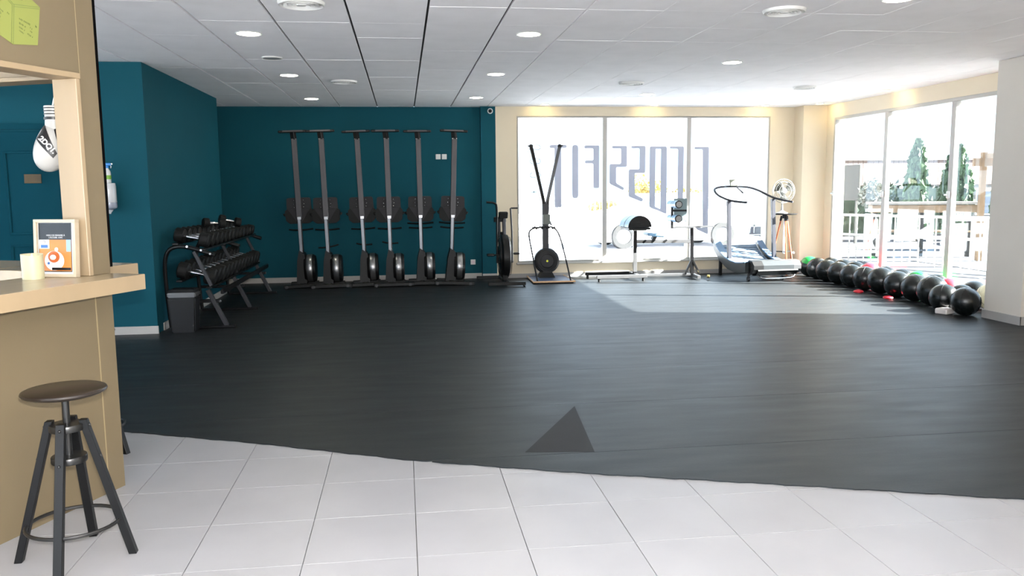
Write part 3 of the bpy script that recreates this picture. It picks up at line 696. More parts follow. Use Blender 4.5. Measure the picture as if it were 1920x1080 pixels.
MB().lathe([(0.028, 0.0), (0.031, 0.005), (0.032, 0.09), (0.028, 0.115), (0.014, 0.135), (0.011, 0.145), (0.0001, 0.146)], seg=24).build('bottle_body', WHT, t)
MB().lathe([(0.0325, 0.035), (0.0326, 0.075)], seg=24).build('label_band', GREENL, t)
MB().cyl((0, 0, 0.145), (0, 0, 0.165), 0.015).box((0.004, 0, 0.182), (0.062, 0.024, 0.028), bev=0.006).box((-0.03, 0, 0.188), (0.02, 0.02, 0.02), bev=0.004).build('trigger_head', BLUEP, t)
MB().box((0.042, 0, 0.186), (0.016, 0.014, 0.016), bev=0.003).tube([(0.030, 0, 0.175), (0.036, 0, 0.16), (0.032, 0, 0.145)], 0.004, 8).build('nozzle', WHT, t)

# ------------------------------------------------------------------ bin
t = empty('waste_bin', (-2.285, 8.84, 0.0066), 'black rectangular waste bin with a silver rim, in front of the dumbbell rack', 'bin')
def taper(mb, w0, d0, w1, d1, z0, z1, bev=0.012):
    vs = [mb.bm.verts.new((sx*w/2, sy*d/2, z)) for (w, d, z) in ((w0, d0, z0), (w1, d1, z1)) for sx, sy in ((-1, -1), (1, -1), (1, 1), (-1, 1))]
    fs = [mb.bm.faces.new([vs[j] for j in f]) for f in ((3, 2, 1, 0), (4, 5, 6, 7), (0, 1, 5, 4), (1, 2, 6, 5), (2, 3, 7, 6), (3, 0, 4, 7))]
    if bev:
        es = [e for e in mb.bm.edges if all(v in vs for v in e.verts)]
        bmesh.ops.bevel(mb.bm, geom=es, offset=bev, segments=2, affect='EDGES')
    return mb
taper(MB(), 0.235, 0.19, 0.275, 0.22, 0.0, 0.37).build('bin_body', BIN, t)
taper(MB(), 0.280, 0.225, 0.284, 0.23, 0.37, 0.42, 0.01).build('rim_band', STEEL, t)
taper(MB(), 0.286, 0.232, 0.25, 0.20, 0.42, 0.452, 0.008).build('lid', BLK, t)

# ------------------------------------------------------------------ dumbbell rack and dumbbells
rk = empty('dumbbell_rack', (0, 0, 0), 'black two-tier steel dumbbell rack along the left teal wall', 'rack')
Z0 = 0.0066
for yy in (9.00, 10.354, 11.92):
    MB().tube([(-2.47, yy, Z0+0.02), (-2.49, yy, 0.30), (-2.505, yy, 0.62), (-2.49, yy, 0.80), (-2.42, yy, 0.885), (-2.26, yy, 0.885), (-1.99, yy, 0.79)], 0.022, 10, smooth=2).build('side_frame', BLKM, rk)
    MB().bar((-2.20, yy, 0.83), (-2.04, yy, 0.46), 0.036, 0.036, 0.004).build('strut', DGREY, rk)
    MB().bar((-2.08, yy, 0.42), (-1.90, yy, 0.03), 0.045, 0.045, 0.004).build('leg', DGREY, rk)
    MB().box((-2.14, yy, Z0+0.016), (0.66, 0.05, 0.028), bev=0.004).build('foot_bar', BLKM, rk)
    MB().bar((-2.47, yy, 0.30), (-1.95, yy, 0.30), 0.035, 0.035, 0.003).build('cross_bar', BLKM, rk)
ya, yb_ = 8.98, 11.95
def tray(name, xa, za, xb, zb):
    for (x, z) in ((xa, za), (xb, zb)):
        MB().bar((x, ya, z), (x, yb_, z), 0.06, 0.022, 0.003).build(name, BLKM, rk)
tray('upper_rail', -2.38, 0.912, -2.10, 0.850)
tray('lower_rail', -2.36, 0.52, -2.06, 0.445)
MB().bar((-1.93, ya, 0.40), (-1.93, yb_, 0.40), 0.03, 0.05, 0.003).build('lower_lip', BLKM, rk)
for (x, y, z) in [(-2.26, 8.977, 0.885), (-2.12, 8.977, 0.845), (-2.03, 8.977, 0.805), (-1.95, 8.975, 0.30)]:
    MB().cyl((x, y, z), (x, y-0.012, z), 0.012, seg=10).build('bolt', CHROME, rk)
def hexhead(mb, x0, x1, r, seg=6):
    p = [(r*0.80, 0), (r, 0.12), (r, 0.88), (r*0.80, 1.0)]
    mb.lathe([(a, x0+(x1-x0)*b) for a, b in p], axis='X', seg=seg); return mb
def dumbbell(loc, rot, r, L, label, group):
    t = empty('dumbbell', loc, label, 'dumbbell', group); t.rotation_euler = rot
    hexhead(MB(), -L/2, -L/2+L*0.29, r, 12).build('head', BLKR, t, True); hexhead(MB(), L/2-L*0.29, L/2, r, 12).build('head', BLKR, t, True)
    MB().lathe([(0.013, -L*0.22), (0.015, -L*0.1), (0.018, 0), (0.015, L*0.1), (0.013, L*0.22)], axis='X', seg=14).build('handle', CHROME, t)
    return t
ordn = ['nearest the bin', 'second from the bin', 'third from the bin', 'fourth from the bin', 'fifth from the bin', 'sixth from the bin', 'seventh from the bin', 'eighth from the bin', 'ninth from the bin', 'tenth from the bin', 'eleventh from the bin', 'twelfth from the bin', '', '', 'last, at the far end']
up = dn = None
nu, nd = 13, 13
for i in range(nu):
    y = 9.135+i*0.2217; r = 0.078-0.0012*i
    q = (-2.24, y, 0.881+0.011+r); rot = (0, math.atan2(0.062, 0.28), 0)
    l = 'black dumbbell on the upper rail of the rack, ' + (ordn[i] if i < nu-1 else ordn[14])
    if up is None: up = dumbbell(q, rot, r, 0.36, l, 'dumbbells on the upper rails')
    else:
        c = copy_tree(up); c.location = q; c['label'] = l; c.scale = (1, r/0.078, r/0.078)
for i in range(nd):
    y = 9.135+i*0.2217; r = 0.091-0.0004*i
    q = (-2.21, y, 0.4825+0.011+r); rot = (0, math.atan2(0.075, 0.30), 0)
    l = 'black dumbbell on the lower rail of the rack, ' + (ordn[i] if i < nd-1 else ordn[14])
    if dn is None: dn = dumbbell(q, rot, r, 0.40, l, 'dumbbells on the lower rails')
    else:
        c = copy_tree(dn); c.location = q; c['label'] = l; c.scale = (1, r/0.091, r/0.091)
dumbbell((-2.21, 10.05, 1.085), (0, 0.10, 0.5), 0.055, 0.26, 'small dumbbell with white handle lying across the upper row, left one', None)
dumbbell((-2.17, 10.75, 1.085), (0, 0.22, 0.4), 0.058, 0.27, 'small dumbbell with bright handle lying across the upper row, right one', None)

# ------------------------------------------------------------------ rowing machines stored upright (local x width, -y to camera, z up)
def rower():
    t = empty('rowing_machine', (0, 0, 0), 'x', 'rowing machine', 'rowing machines stored upright')
    MB().box((0.04, -0.24, 0.035), (0.60, 0.07, 0.05), bev=0.006).build('front_foot', BLK, t)
    for s in (-0.22, 0.28): MB().cyl((s, -0.285, 0.028), (s, -0.262, 0.028), 0.022, seg=16).build('caster', DGREY, t)
    MB().box((0.0, 0.18, 0.035), (0.42, 0.05, 0.05), bev=0.006).build('rear_base_bar', BLK, t)
    MB().box((0.0, -0.03, 0.045), (0.06, 0.46, 0.04), bev=0.006).build('base_beam', BLK, t)
    MB().prism([(-0.065, 0.05), (0.045, 0.05), (0.05, 0.34), (0.035, 0.50), (-0.02, 0.55), (-0.045, 0.40)], 'Y', -0.14, 0.12).build('body_shell', BLK, t)
    MB().lathe([(0.06, -0.062), (0.19, -0.058), (0.208, -0.035), (0.208, 0.035), (0.19, 0.058), (0.06, 0.062)], c=(0.115, -0.02, 0.275), axis='X', seg=36).build('flywheel_housing', BLK, t)
    MB().lathe([(0.2085, -0.028), (0.2125, -0.022), (0.2125, 0.022), (0.2085, 0.028)], c=(0.115, -0.02, 0.275), axis='X', seg=40).build('flywheel_mesh', STEEL, t)
    MB().box((0, -0.02, 0.75), (0.042, 0.055, 0.62), bev=0.004).build('lower_rail', BLK, t)
    MB().box((-0.004, -0.050, 0.745), (0.030, 0.008, 0.60), bev=0.002).build('rail_face', SILV, t)
    MB().prism(round_poly([(-0.115, 1.06), (0.115, 1.06), (0.13, 1.15), (0.125, 1.34), (-0.125, 1.34), (-0.13, 1.15)], 0.03), 'Y', 0.005, 0.03).build('seat_plate', MGREY, t)
    MB().prism(round_poly([(-0.10, 0.955), (0.10, 0.955), (0.140, 1.00), (0.148, 1.14), (0.12, 1.18), (0.04, 1.04), (-0.04, 1.04), (-0.12, 1.18), (-0.148, 1.14), (-0.140, 1.00)], 0.015), 'Y', -0.03, 0.10).build('foot_stretcher', BLKR, t)
    MB().prism(round_poly([(-0.03, 0.985), (0.03, 0.985), (0.115, 1.17), (-0.115, 1.17)], 0.01), 'Y', -0.036, 0.0).build('shroud', MGREY, t)
    for s in (-1, 1): MB().box((s*0.152, 0.03, 1.09), (0.028, 0.05, 0.045), rot=(0, 0.4*s, 0), bev=0.008).build('strap', BLKR, t)
    MB().box((0, -0.035, 1.62), (0.056, 0.05, 1.18), bev=0.004).build('upper_rail', RAILG, t)
    MB().box((0, -0.063, 1.035), (0.040, 0.012, 0.045), bev=0.003).build('latch_plate', STEEL, t)
    MB().bar((0, -0.035, 2.19), (-0.008, -0.03, 2.30), 0.044, 0.05, 0.004).build('neck', BLK, t)
    MB().box((-0.008, -0.03, 2.315), (0.30, 0.05, 0.036), bev=0.008).build('rear_foot', BLK, t)
    MB().box((-0.008, -0.056, 2.320), (0.21, 0.008, 0.024), bev=0.002).build('foot_strip', RAILG, t)
    for (x, z) in [(-0.05, 1.30), (0.05, 1.30), (-0.055, 1.245), (0.055, 1.245), (0.048, 1.20), (-0.05, 1.195)]:
        MB().sph((x, 0.003, z), 0.007, seg=8).build('rivet', CHROME, t)
    for s in (-1, 1): MB().sph((s*0.022, -0.06, 2.20), 0.006, seg=8).build('bolt', CHROME, t)
    for c in t.children:
        if c.name.split('.')[0] not in ('front_foot', 'caster', 'rear_base_bar'):
            fx = 1.4; c.data.transform(Matrix.Diagonal((fx, 1, 1, 1)))
            if c.name.startswith('flywheel'): c.data.transform(Matrix.Translation((-0.045, 0, 0)))
    return t
R0_ = rower()
bars = [((-1.505, 0.86), 0.36, 0.0), ((-1.08, 0.60), 0.30, 0.12), ((-0.57, 0.62), 0.24, -0.10), ((-0.16, 0.64), 0.24, -0.10), ((0.26, 0.93), 0.40, 0.0), ((0.72, 0.93), 0.40, 0.0)]
specs = [(-1.515, -1.575), (-1.12, -1.172), (-0.583, -0.656), (-0.20, -0.222), (0.268, 0.252), (0.705, 0.794)]
names = ['leftmost upright rowing machine, next to the dumbbell rack', 'second upright rowing machine from the left', 'third upright rowing machine from the left', 'fourth upright rowing machine from the left', 'fifth upright rowing machine, left of the two wall switches', 'rightmost upright rowing machine, leaning right, beside the wall socket']
for i, (b, tp) in enumerate(specs):
    o = R0_ if i == 0 else copy_tree(R0_)
    o.location = (b, 12.66 - (0.085 if i % 2 else 0), Z0); o.rotation_euler = (0, math.atan2(tp-b, 2.2)*1.0, 0)
    o['label'] = names[i]; o['group'] = 'rowing machines stored upright'
    (cx, cz), wd, sl = bars[i]
    hb = MB().tube([(-wd/2, 0.10, cz-sl*wd/2+0.004), (-wd/6, 0.09, cz-sl*wd/6-0.008), (wd/6, 0.09, cz+sl*wd/6-0.008), (wd/2, 0.10, cz+sl*wd/2+0.004)], 0.012, 8, smooth=1)
    hb.build('pull_handle', BLK, o)
    MB().bar((0, 0.0, cz), (0, 0.10, cz), 0.02, 0.02).build('handle_hook', BLK, o)

# ------------------------------------------------------------------ air bike (seen end-on)
t = empty('air_bike', (1.50, 12.40, Z0), 'black air bike seen end-on between the teal wall and the ski machine', 'exercise bike')
MB().lathe([(0.05, -0.075), (0.27, -0.07), (0.325, -0.045), (0.33, 0.0), (0.325, 0.045), (0.27, 0.07), (0.05, 0.075)], c=(0.02, 0.0, 0.42), axis='X', seg=40).build('fan_cage', BLK, t)
for rr in (0.29, 0.20, 0.11):
    for s in (-1, 1):
        pts = [(0.02+s*0.078, rr*math.cos(2*PI*j/32), 0.42+rr*math.sin(2*PI*j/32)) for j in range(32)]
        MB().tube(pts, 0.004, 6, True).build('cage_ring', GUN, t)
MB().bar((0.0, -0.18, 0.06), (0.0, 0.10, 0.78), 0.07, 0.05, 0.004).build('front_stay', BLKM, t)
MB().box((0.0, -0.42, 0.045), (0.56, 0.055, 0.05), bev=0.006).build('front_foot', BLK, t)
MB().box((-0.12, 0.48, 0.045), (0.50, 0.055, 0.05), bev=0.006).build('rear_foot', BLK, t)
MB().box((0.0, 0.02, 0.055), (0.06, 0.90, 0.05), bev=0.004).build('base_beam', BLKM, t)
MB().cyl((0.02, 0.02, 0.74), (0.02, 0.04, 1.0), 0.028).build('console_post', DGREY, t)
MB().box((0.005, 0.0, 1.045), (0.14, 0.05, 0.10), rot=(0.3, 0, 0.15), bev=0.01).build('console', BLK, t)
MB().tube([(-0.10, -0.04, 0.32), (-0.10, -0.06, 0.80), (-0.10, -0.10, 1.17), (-0.125, -0.12, 1.235), (-0.26, -0.14, 1.245)], 0.015, 10, smooth=2).build('left_handlebar', BLK, t)
MB().tube([(0.145, 0.02, 0.32), (0.135, 0.0, 0.80), (0.115, -0.02, 1.145), (0.125, -0.02, 1.15), (0.225, -0.04, 1.15)], 0.013, 10, smooth=0).build('right_handlebar', DGREY, t)
MB().cyl((-0.10, 0, 0.33), (0.14, 0, 0.33), 0.014).build('crank_axle', GUN, t)
MB().box((-0.205, -0.10, 0.45), (0.11, 0.09, 0.035), bev=0.008).cyl((-0.16, -0.10, 0.45), (-0.08, -0.10, 0.45), 0.01).build('pedal', BLK, t)
MB().box((0.215, 0.08, 0.45), (0.09, 0.09, 0.03), bev=0.008).cyl((0.17, 0.08, 0.45), (0.10, 0.08, 0.45), 0.01).build('pedal', BLK, t)
MB().prism(round_poly([(-0.11, 0.28), (0.09, 0.28), (0.05, 0.55), (-0.07, 0.55)], 0.03), 'Z', 0.93, 1.0).build('saddle', BLKR, t)
MB().cyl((0, 0.42, 0.07), (-0.01, 0.42, 0.94), 0.022).build('seat_post', BLKM, t)
MB().cyl((0.24, -0.43, 0.03), (0.255, -0.47, 0.005), 0.014).build('caster', BLK, t)

# ------------------------------------------------------------------ ski machine on its floor stand
t = empty('ski_machine', (2.24, 12.72, Z0), 'black upright ski machine with a V-shaped top and round fan, before the left window', 'ski machine')
mb = MB(); mb.prism(round_poly([(-0.30, -0.50), (0.33, -0.50), (0.32, 0.34), (-0.27, 0.34)], 0.05), 'Z', 0.012, 0.034); mb.build('deck', MATB, t, False)
MB().tube([(-0.272, 0.345, 0.028), (-0.305, -0.505, 0.028), (0.335, -0.505, 0.028), (0.325, 0.345, 0.028)], 0.013, 8).build('deck_edge', TRIM, t)
for (x, y) in ((-0.27, -0.46), (0.30, -0.46), (-0.25, 0.30), (0.30, 0.30)): MB().cyl((x, y, 0.0), (x, y, 0.015), 0.02, seg=12).build('foot', BLK, t)
MB().lathe([(0.0001, -0.075), (0.10, -0.08), (0.125, -0.07), (0.17, -0.075), (0.20, -0.05), (0.205, 0.02), (0.19, 0.07), (0.0001, 0.075)], c=(0.0, 0.10, 0.30), axis='Y', seg=44).build('fan_housing', BLK, t)
for rr in (0.185, 0.165, 0.145, 0.125):
    pts = [(rr*math.cos(2*PI*j/36), 0.022, 0.30+rr*math.sin(2*PI*j/36)) for j in range(36)]
    MB().tube(pts, 0.004, 6, True).build('grille_ring', DGREY, t)
MB().lathe([(0.0001, -0.006), (0.10, -0.004), (0.104, 0.0)], c=(0, 0.022, 0.30), axis='Y', seg=36).build('hub_cover', MGREY, t)
MB().lathe([(0.0001, -0.004), (0.016, -0.003), (0.017, 0.0)], c=(0, 0.014, 0.30), axis='Y', seg=16).build('hub_badge', LOGOY, t)
MB().prism([(-0.13, 0.03), (0.13, 0.03), (0.07, 0.14), (-0.07, 0.14)], 'Y', 0.02, 0.24).build('base_block', BLK, t, False)
MB().box((-0.012, 0.13, 0.83), (0.10, 0.10, 0.74), bev=0.006).build('tower', DGREY, t)
MB().box((0.0, 0.06, 0.955), (0.11, 0.05, 0.16), bev=0.01).build('monitor', mat('monitor_grey', (92, 96, 90), 0.4, noise=0.05), t)
MB().cyl((0.05, 0.06, 0.93), (0.075, 0.06, 0.86), 0.012).build('monitor_arm', BLK, t)
MB().bar((-0.022, 0.13, 1.16), (-0.232, 0.10, 2.08), 0.044, 0.05, 0.003).build('top_arm', BLKM, t)
MB().bar((0.006, 0.13, 1.16), (0.215, 0.10, 2.08), 0.044, 0.05, 0.003).build('top_arm', BLKM, t)
MB().prism([(-0.055, 1.08), (0.045, 1.08), (0.05, 1.30), (0.0, 1.20), (-0.02, 1.20), (-0.07, 1.30)], 'Y', 0.10, 0.16).build('fork', BLKM, t, False)
for s, x in ((-1, -0.235), (1, 0.218)):
    MB().lathe([(0.0001, -0.02), (0.03, -0.02), (0.034, 0), (0.03, 0.02), (0.0001, 0.02)], c=(x, 0.10, 2.095), axis='Y', seg=18).box((x+0.02*s, 0.10, 2.10), (0.06, 0.035, 0.02), bev=0.004).build('pulley', BLK, t)
MB().tube([(-0.235, 0.07, 2.08), (-0.30, 0.06, 2.0)], 0.004, 6).build('cord', BLK, t)
MB().tube([(-0.022, 0.06, 1.28), (-0.16, 0.05, 1.255)], 0.004, 6).build('cord', BLK, t)
hoop = [(-0.232, -0.43, 0.03), (-0.285, -0.30, 0.42), (-0.335, -0.25, 0.72), (-0.32, -0.22, 0.80), (-0.22, -0.20, 0.845), (-0.02, -0.20, 0.85), (0.05, -0.20, 0.845), (0.11, -0.20, 0.80), (0.16, -0.22, 0.70), (0.22, -0.30, 0.42), (0.285, -0.43, 0.03)]
MB().tube(hoop, 0.012, 8, smooth=2).build('rope_hoop', BLKM, t)  # looped skipping rope, shaped as a stiff hoop
m_ = MB()
for j in range(13):
    x = -0.26+j*0.028; m_.sph((x, -0.20, 0.838+0.012*math.sin(j*2.1)), 0.016, seg=8)
m_.build('beads', BLKR, t)

# ------------------------------------------------------------------ glute-ham bench
t = empty('hyperextension_bench', (4.05, 12.50, Z0), 'steel glute-ham bench with a half-round pad and ankle rollers, in front of the windows', 'gym bench')
XO = -4.05; YO = -12.50
def P(x, y, z): return (x+XO, y+YO, z)
for yy, xa_, xb_ in ((12.78, 2.86, 3.62), (12.28, 2.93, 3.73)):
    MB().bar(P(xa_, yy, 0.075), P(xb_, yy, 0.075), 0.05, 0.05, 0.004).build('base_rail', BLKM if yy > 12.5 else STEEL, t)
    for x in (xa_+0.04, xb_-0.06): MB().cyl(P(x, yy, 0.0), P(x, yy, 0.05), 0.02, seg=12).build('foot', BLKR, t)
MB().bar(P(3.60, 12.28, 0.075), P(3.60, 12.78, 0.075), 0.05, 0.05, 0.004).build('base_rail', STEEL, t)
MB().bar(P(3.60, 12.52, 0.09), P(3.60, 12.52, 0.79), 0.055, 0.055, 0.004).build('upright', BLKM, t)
MB().bar(P(3.60, 12.52, 0.12), P(3.60, 12.52, 0.42), 0.06, 0.06, 0.004).build('upright_sleeve', STEEL, t)
MB().bar(P(3.70, 12.52, 0.06), P(4.53, 12.52, 0.06), 0.05, 0.04, 0.004).build('floor_beam', STEEL, t)
MB().bar(P(3.62, 12.52, 0.595), P(4.52, 12.52, 0.585), 0.055, 0.055, 0.004).build('main_beam', STEEL, t)
for x in (3.72, 3.86, 4.06): MB().bar(P(x, 12.49, 0.575), P(x+0.05, 12.49, 0.62), 0.01, 0.03).build('shadow_bar', BLK, t)  # diagonal black bars stand in for sun shadows on the beam
MB().bar(P(4.54, 12.52, 0.05), P(4.52, 12.52, 0.80), 0.055, 0.055, 0.004).build('upright', BLKM, t)
MB().bar(P(4.54, 12.20, 0.045), P(4.60, 12.85, 0.045), 0.05, 0.05, 0.004).build('base_rail', STEEL, t)
MB().bar(P(4.535, 12.5, 0.30), P(4.66, 12.5, 0.06), 0.03, 0.03, 0.003).build('brace', BLKM, t); MB().bar(P(4.53, 12.5, 0.30), P(4.42, 12.5, 0.06), 0.03, 0.03, 0.003).build('brace', BLKM, t)
MB().cyl(P(4.69, 12.24, 0.05), P(4.72, 12.22, 0.05), 0.026).build('end_cap', BRASS, t)
MB().bar(P(4.16, 12.45, 0.81), P(4.86, 12.45, 0.82), 0.035, 0.03, 0.003).build('roller_arm', STEEL, t)
MB().bar(P(4.165, 12.42, 0.80), P(4.165, 12.42, 1.13), 0.035, 0.035, 0.003).build('roller_post', BLK, t)
MB().bar(P(4.165, 12.42, 1.075), P(4.40, 12.42, 1.075), 0.03, 0.03, 0.003).build('roller_bracket', BLK, t)
for z in (1.175, 0.955):
    MB().lathe([(0.045, -0.21), (0.058, -0.20), (0.058, 0.20), (0.045, 0.21)], c=P(4.20, 12.42, z), axis='Y', seg=24).build('ankle_roller', PADW, t)
    MB().lathe([(0.050, -0.222), (0.058, -0.218), (0.060, -0.205), (0.050, -0.20)], c=P(4.20, 12.42, z), axis='Y', seg=24).build('roller_cap', BLK, t)
    MB().lathe([(0.0001, -0.226), (0.044, -0.224), (0.05, -0.215)], c=P(4.20, 12.42, z), axis='Y', seg=20).build('roller_end', STEEL, t)
    for yq in (12.33, 12.40): MB().lathe([(0.0585, -0.006), (0.0595, 0), (0.0585, 0.006)], c=P(4.20, yq, z), axis='Y', seg=24).build('roller_seam', BLK, t)
MB().box(P(4.36, 12.60, 1.08), (0.22, 0.02, 0.36), bev=0.01).build('foot_plate', GREYB, t)
hp = [(0.182*math.cos(a), 0.176*math.sin(a)) for a in [PI*j/24 for j in range(25)]]
for (y0, y1) in ((12.20, 12.43), (12.47, 12.72)):
    MB().prism([(3.585+x+XO, 0.835+z) for x, z in hp], 'Y', y0+YO, y1+YO).build('thigh_pad', PADW, t)
MB().prism([(3.585+x*1.01+XO, 0.834+z*1.01) for x, z in hp], 'Y', 12.19+YO, 12.20+YO).build('pad_end', BLK, t)
MB().prism([(3.585+x*1.004+XO, 0.834+z*1.004) for x, z in hp], 'Y', 12.43+YO, 12.47+YO).build('pad_band', BLK, t)
MB().box(P(3.585, 12.45, 0.812), (0.34, 0.50, 0.035), bev=0.006).build('pad_board', BLK, t)
MB().box(P(3.62, 12.35, 0.79), (0.22, 0.06, 0.03), bev=0.005).build('pad_carriage', STEEL, t)
MB().box(P(3.90, 12.50, 0.70), (0.28, 0.30, 0.05), rot=(0, 0.12, 0), bev=0.02).build('hand_pad', PADW, t)
MB().bar(P(3.88, 12.5, 0.62), P(3.92, 12.5, 0.68), 0.12, 0.05, 0.004).build('pad_bracket', DGREY, t)

# ------------------------------------------------------------------ curved treadmill
t = empty('treadmill', (5.53, 12.40, Z0), 'curved manual treadmill with tall hoop handrail, near the window corner', 'treadmill', rz=math.radians(4))
prof = [(-0.56, 0.27), (-0.40, 0.235), (-0.20, 0.215), (0.0, 0.225), (0.20, 0.27), (0.38, 0.34), (0.52, 0.42), (0.60, 0.48)]
belt = prof+[(y+0.012, z-0.03) for y, z in prof[::-1]]
MB().prism(belt, 'X', -0.30, 0.33).build('belt', TREADB, t)
for j in range(22):
    a = j/21; y = -0.53+a*1.08
    for (ya_, za_), (yb2, zb2) in zip(prof, prof[1:]):
        if ya_ <= y <= yb2: z = za_+(zb2-za_)*(y-ya_)/(yb2-ya_); sl = math.atan2(zb2-za_, yb2-ya_); break
    MB().box((0.015, y, z+0.004), (0.60, 0.040, 0.008), rot=(sl, 0, 0)).build('slat', TREADB, t, False)
for s, x0, x1 in ((-1, -0.42, -0.32), (1, 0.35, 0.43)):
    sd = [(-0.50, 0.14), (-0.20, 0.10), (0.10, 0.14), (0.36, 0.24), (0.56, 0.37), (0.62, 0.43), (0.66, 0.50), (0.58, 0.53), (0.40, 0.40), (0.20, 0.315), (0.0, 0.27), (-0.2, 0.255), (-0.40, 0.27), (-0.50, 0.29)]
    MB().prism(sd, 'X', x0, x1).build('side_rail', TREADS, t)
    cap = [(-0.50, 0.285), (-0.40, 0.268), (-0.2, 0.252), (0.0, 0.268), (0.20, 0.312), (0.40, 0.398), (0.58, 0.528), (0.575, 0.545), (0.39, 0.415), (0.19, 0.33), (0.0, 0.285), (-0.2, 0.268), (-0.40, 0.284), (-0.50, 0.30)]
    MB().prism(cap, 'X', x0-0.01, x1+0.01).build('foot_grip', mat('grip_blue', (86, 112, 140), 0.4, noise=0.05) if 'grip_blue' not in MATS else MATS['grip_blue'], t)
pr8 = [(-0.62, 0.13), (-0.50, 0.10), (-0.44, 0.16), (-0.44, 0.28), (-0.50, 0.325), (-0.60, 0.315), (-0.67, 0.25), (-0.67, 0.19)]
MB().prism(pr8, 'X', -0.20, 0.30).build('roller_cover', TREADS, t, False)
MB().prism([(y, z) for y, z in pr8], 'X', -0.36, -0.20).build('end_housing', BLK, t, False)
MB().prism([(y, z) for y, z in pr8], 'X', 0.30, 0.42).build('end_housing', STEEL, t, False)
MB().prism([(-0.69, 0.17), (-0.62, 0.10), (-0.50, 0.08), (-0.50, 0.10), (-0.62, 0.13), (-0.68, 0.19)], 'X', -0.30, 0.36).build('bumper', BLK, t, False)
MB().tube([(-0.28, -0.50, 0.14), (-0.20, -0.58, 0.055), (-0.10, -0.60, 0.045), (0.28, -0.60, 0.045), (0.36, -0.58, 0.07), (0.37, -0.55, 0.14)], 0.013, 10, smooth=1).build('lift_bar', CHROME, t)
for x, y in ((-0.36, -0.50), (0.20, -0.50)): MB().cyl((x-0.015, y, 0.035), (x+0.015, y, 0.035), 0.035, seg=18).bar((x, y, 0.04), (x, y, 0.14), 0.03, 0.03).build('wheel', CHROME if x > 0 else DGREY, t)
for x in (-0.37, 0.39): MB().bar((x, 0.44, 0.0), (x, 0.44, 0.30), 0.045, 0.045, 0.004).build('rear_leg', BLK, t)
MB().bar((-0.385, 0.10, 0.22), (-0.415, 0.10, 1.215), 0.05, 0.06, 0.004).build('post', POSTG, t)
MB().bar((0.395, 0.10, 0.22), (0.345, 0.10, 1.24), 0.05, 0.06, 0.004).build('post', POSTG, t)
MB().tube([(-0.24, -0.18, 1.19), (-0.34, 0.0, 1.205), (-0.42, 0.10, 1.225), (-0.52, 0.28, 1.30), (-0.53, 0.40, 1.38), (-0.46, 0.48, 1.42), (-0.30, 0.52, 1.44), (-0.05, 0.50, 1.44), (0.10, 0.46, 1.43), (0.22, 0.36, 1.38), (0.30, 0.20, 1.30), (0.36, 0.08, 1.25), (0.44, -0.08, 1.215), (0.52, -0.20, 1.19)], 0.017, 10, smooth=2).build('handrail', DGREY, t)
MB().box((-0.14, 0.50, 1.50), (0.14, 0.035, 0.11), rot=(-0.4, 0, 0), bev=0.01).build('console', mat('console_grey', (150, 150, 132), 0.4, noise=0.05), t)
MB().bar((-0.10, 0.50, 1.44), (0.02, 0.48, 1.33), 0.03, 0.02).build('console_bracket', DGREY, t)

# ------------------------------------------------------------------ round tripod table with a fan
t = empty('tripod_table', (6.12, 12.62, Z0), 'small round black table on orange wooden tripod legs, behind the treadmill', 'table')
MB().lathe([(0.0001, 0.98), (0.19, 0.98), (0.20, 0.988), (0.20, 0.998), (0.0001, 1.0)], seg=36).build('table_top', BLK, t)
MB().cyl((0, 0, 0.92), (0, 0, 0.98), 0.04).build('hub', BLK, t)
for a in (0.35, 2.45, 4.5):
    d = Vector((math.cos(a), math.sin(a), 0))
    MB().bar(d*0.05+Vector((0, 0, 0.93)), d*0.235+Vector((0, 0, 0.012)), 0.022, 0.022, 0.003).build('leg', ORANGEW, t)
    MB().bar(d*0.045+Vector((0, 0, 0.96)), d*0.062+Vector((0, 0, 0.88)), 0.035, 0.03, 0.003).build('leg_bracket', BLK, t)
    MB().bar(d*0.02+Vector((0, 0, 0.38)), d*0.155+Vector((0, 0, 0.38)), 0.016, 0.016).build('spreader', BLK, t)
MB().cyl((0, 0, 0.35), (0, 0, 0.92), 0.016).build('centre_pole', WHT, t)
MB().sph((0.15, -0.03, 0.36), 0.022, seg=12).build('brace_knob', WHT, t)
fn = empty('desk_fan', (6.06, 12.60, Z0+1.0), 'white desk fan with a round cage, standing on the tripod table', 'fan')
MB().lathe([(0.09, 0.0), (0.092, 0.012), (0.05, 0.03), (0.02, 0.05), (0.014, 0.12), (0.014, 0.26), (0.0001, 0.262)], seg=28).build('stand', FANW, fn)
MB().cyl((0, -0.02, 0.36), (0, 0.10, 0.36), 0.055, 0.045).box((0, 0.03, 0.28), (0.035, 0.04, 0.10), bev=0.006).build('motor', FANW, fn)
for j in range(3):
    a = 2*PI*j/3+0.5; mb = MB(); vs = []
    grid = []
    for q in range(7):
        rr = 0.04+0.12*q/6; row = []
        for w in range(7):
            aa = a+(-0.55+1.1*w/6)*(0.75+0.35*q/6); row.append(mb.bm.verts.new((rr*math.cos(aa), -0.055+0.03*(w/6-0.5), 0.36+rr*math.sin(aa))))
        grid.append(row)
    for q in range(6):
        for w in range(6): mb.bm.faces.new((grid[q][w], grid[q+1][w], grid[q+1][w+1], grid[q][w+1]))
    bmesh.ops.solidify(mb.bm, geom=list(mb.bm.faces), thickness=0.003)
    mb.build('blade', FANB, fn)
MB().lathe([(0.0001, -0.02), (0.04, -0.018), (0.045, 0.0), (0.045, 0.03), (0.0001, 0.03)], c=(0, -0.075, 0.36), axis='Y', seg=20).build('hub_cap', FANW, fn)
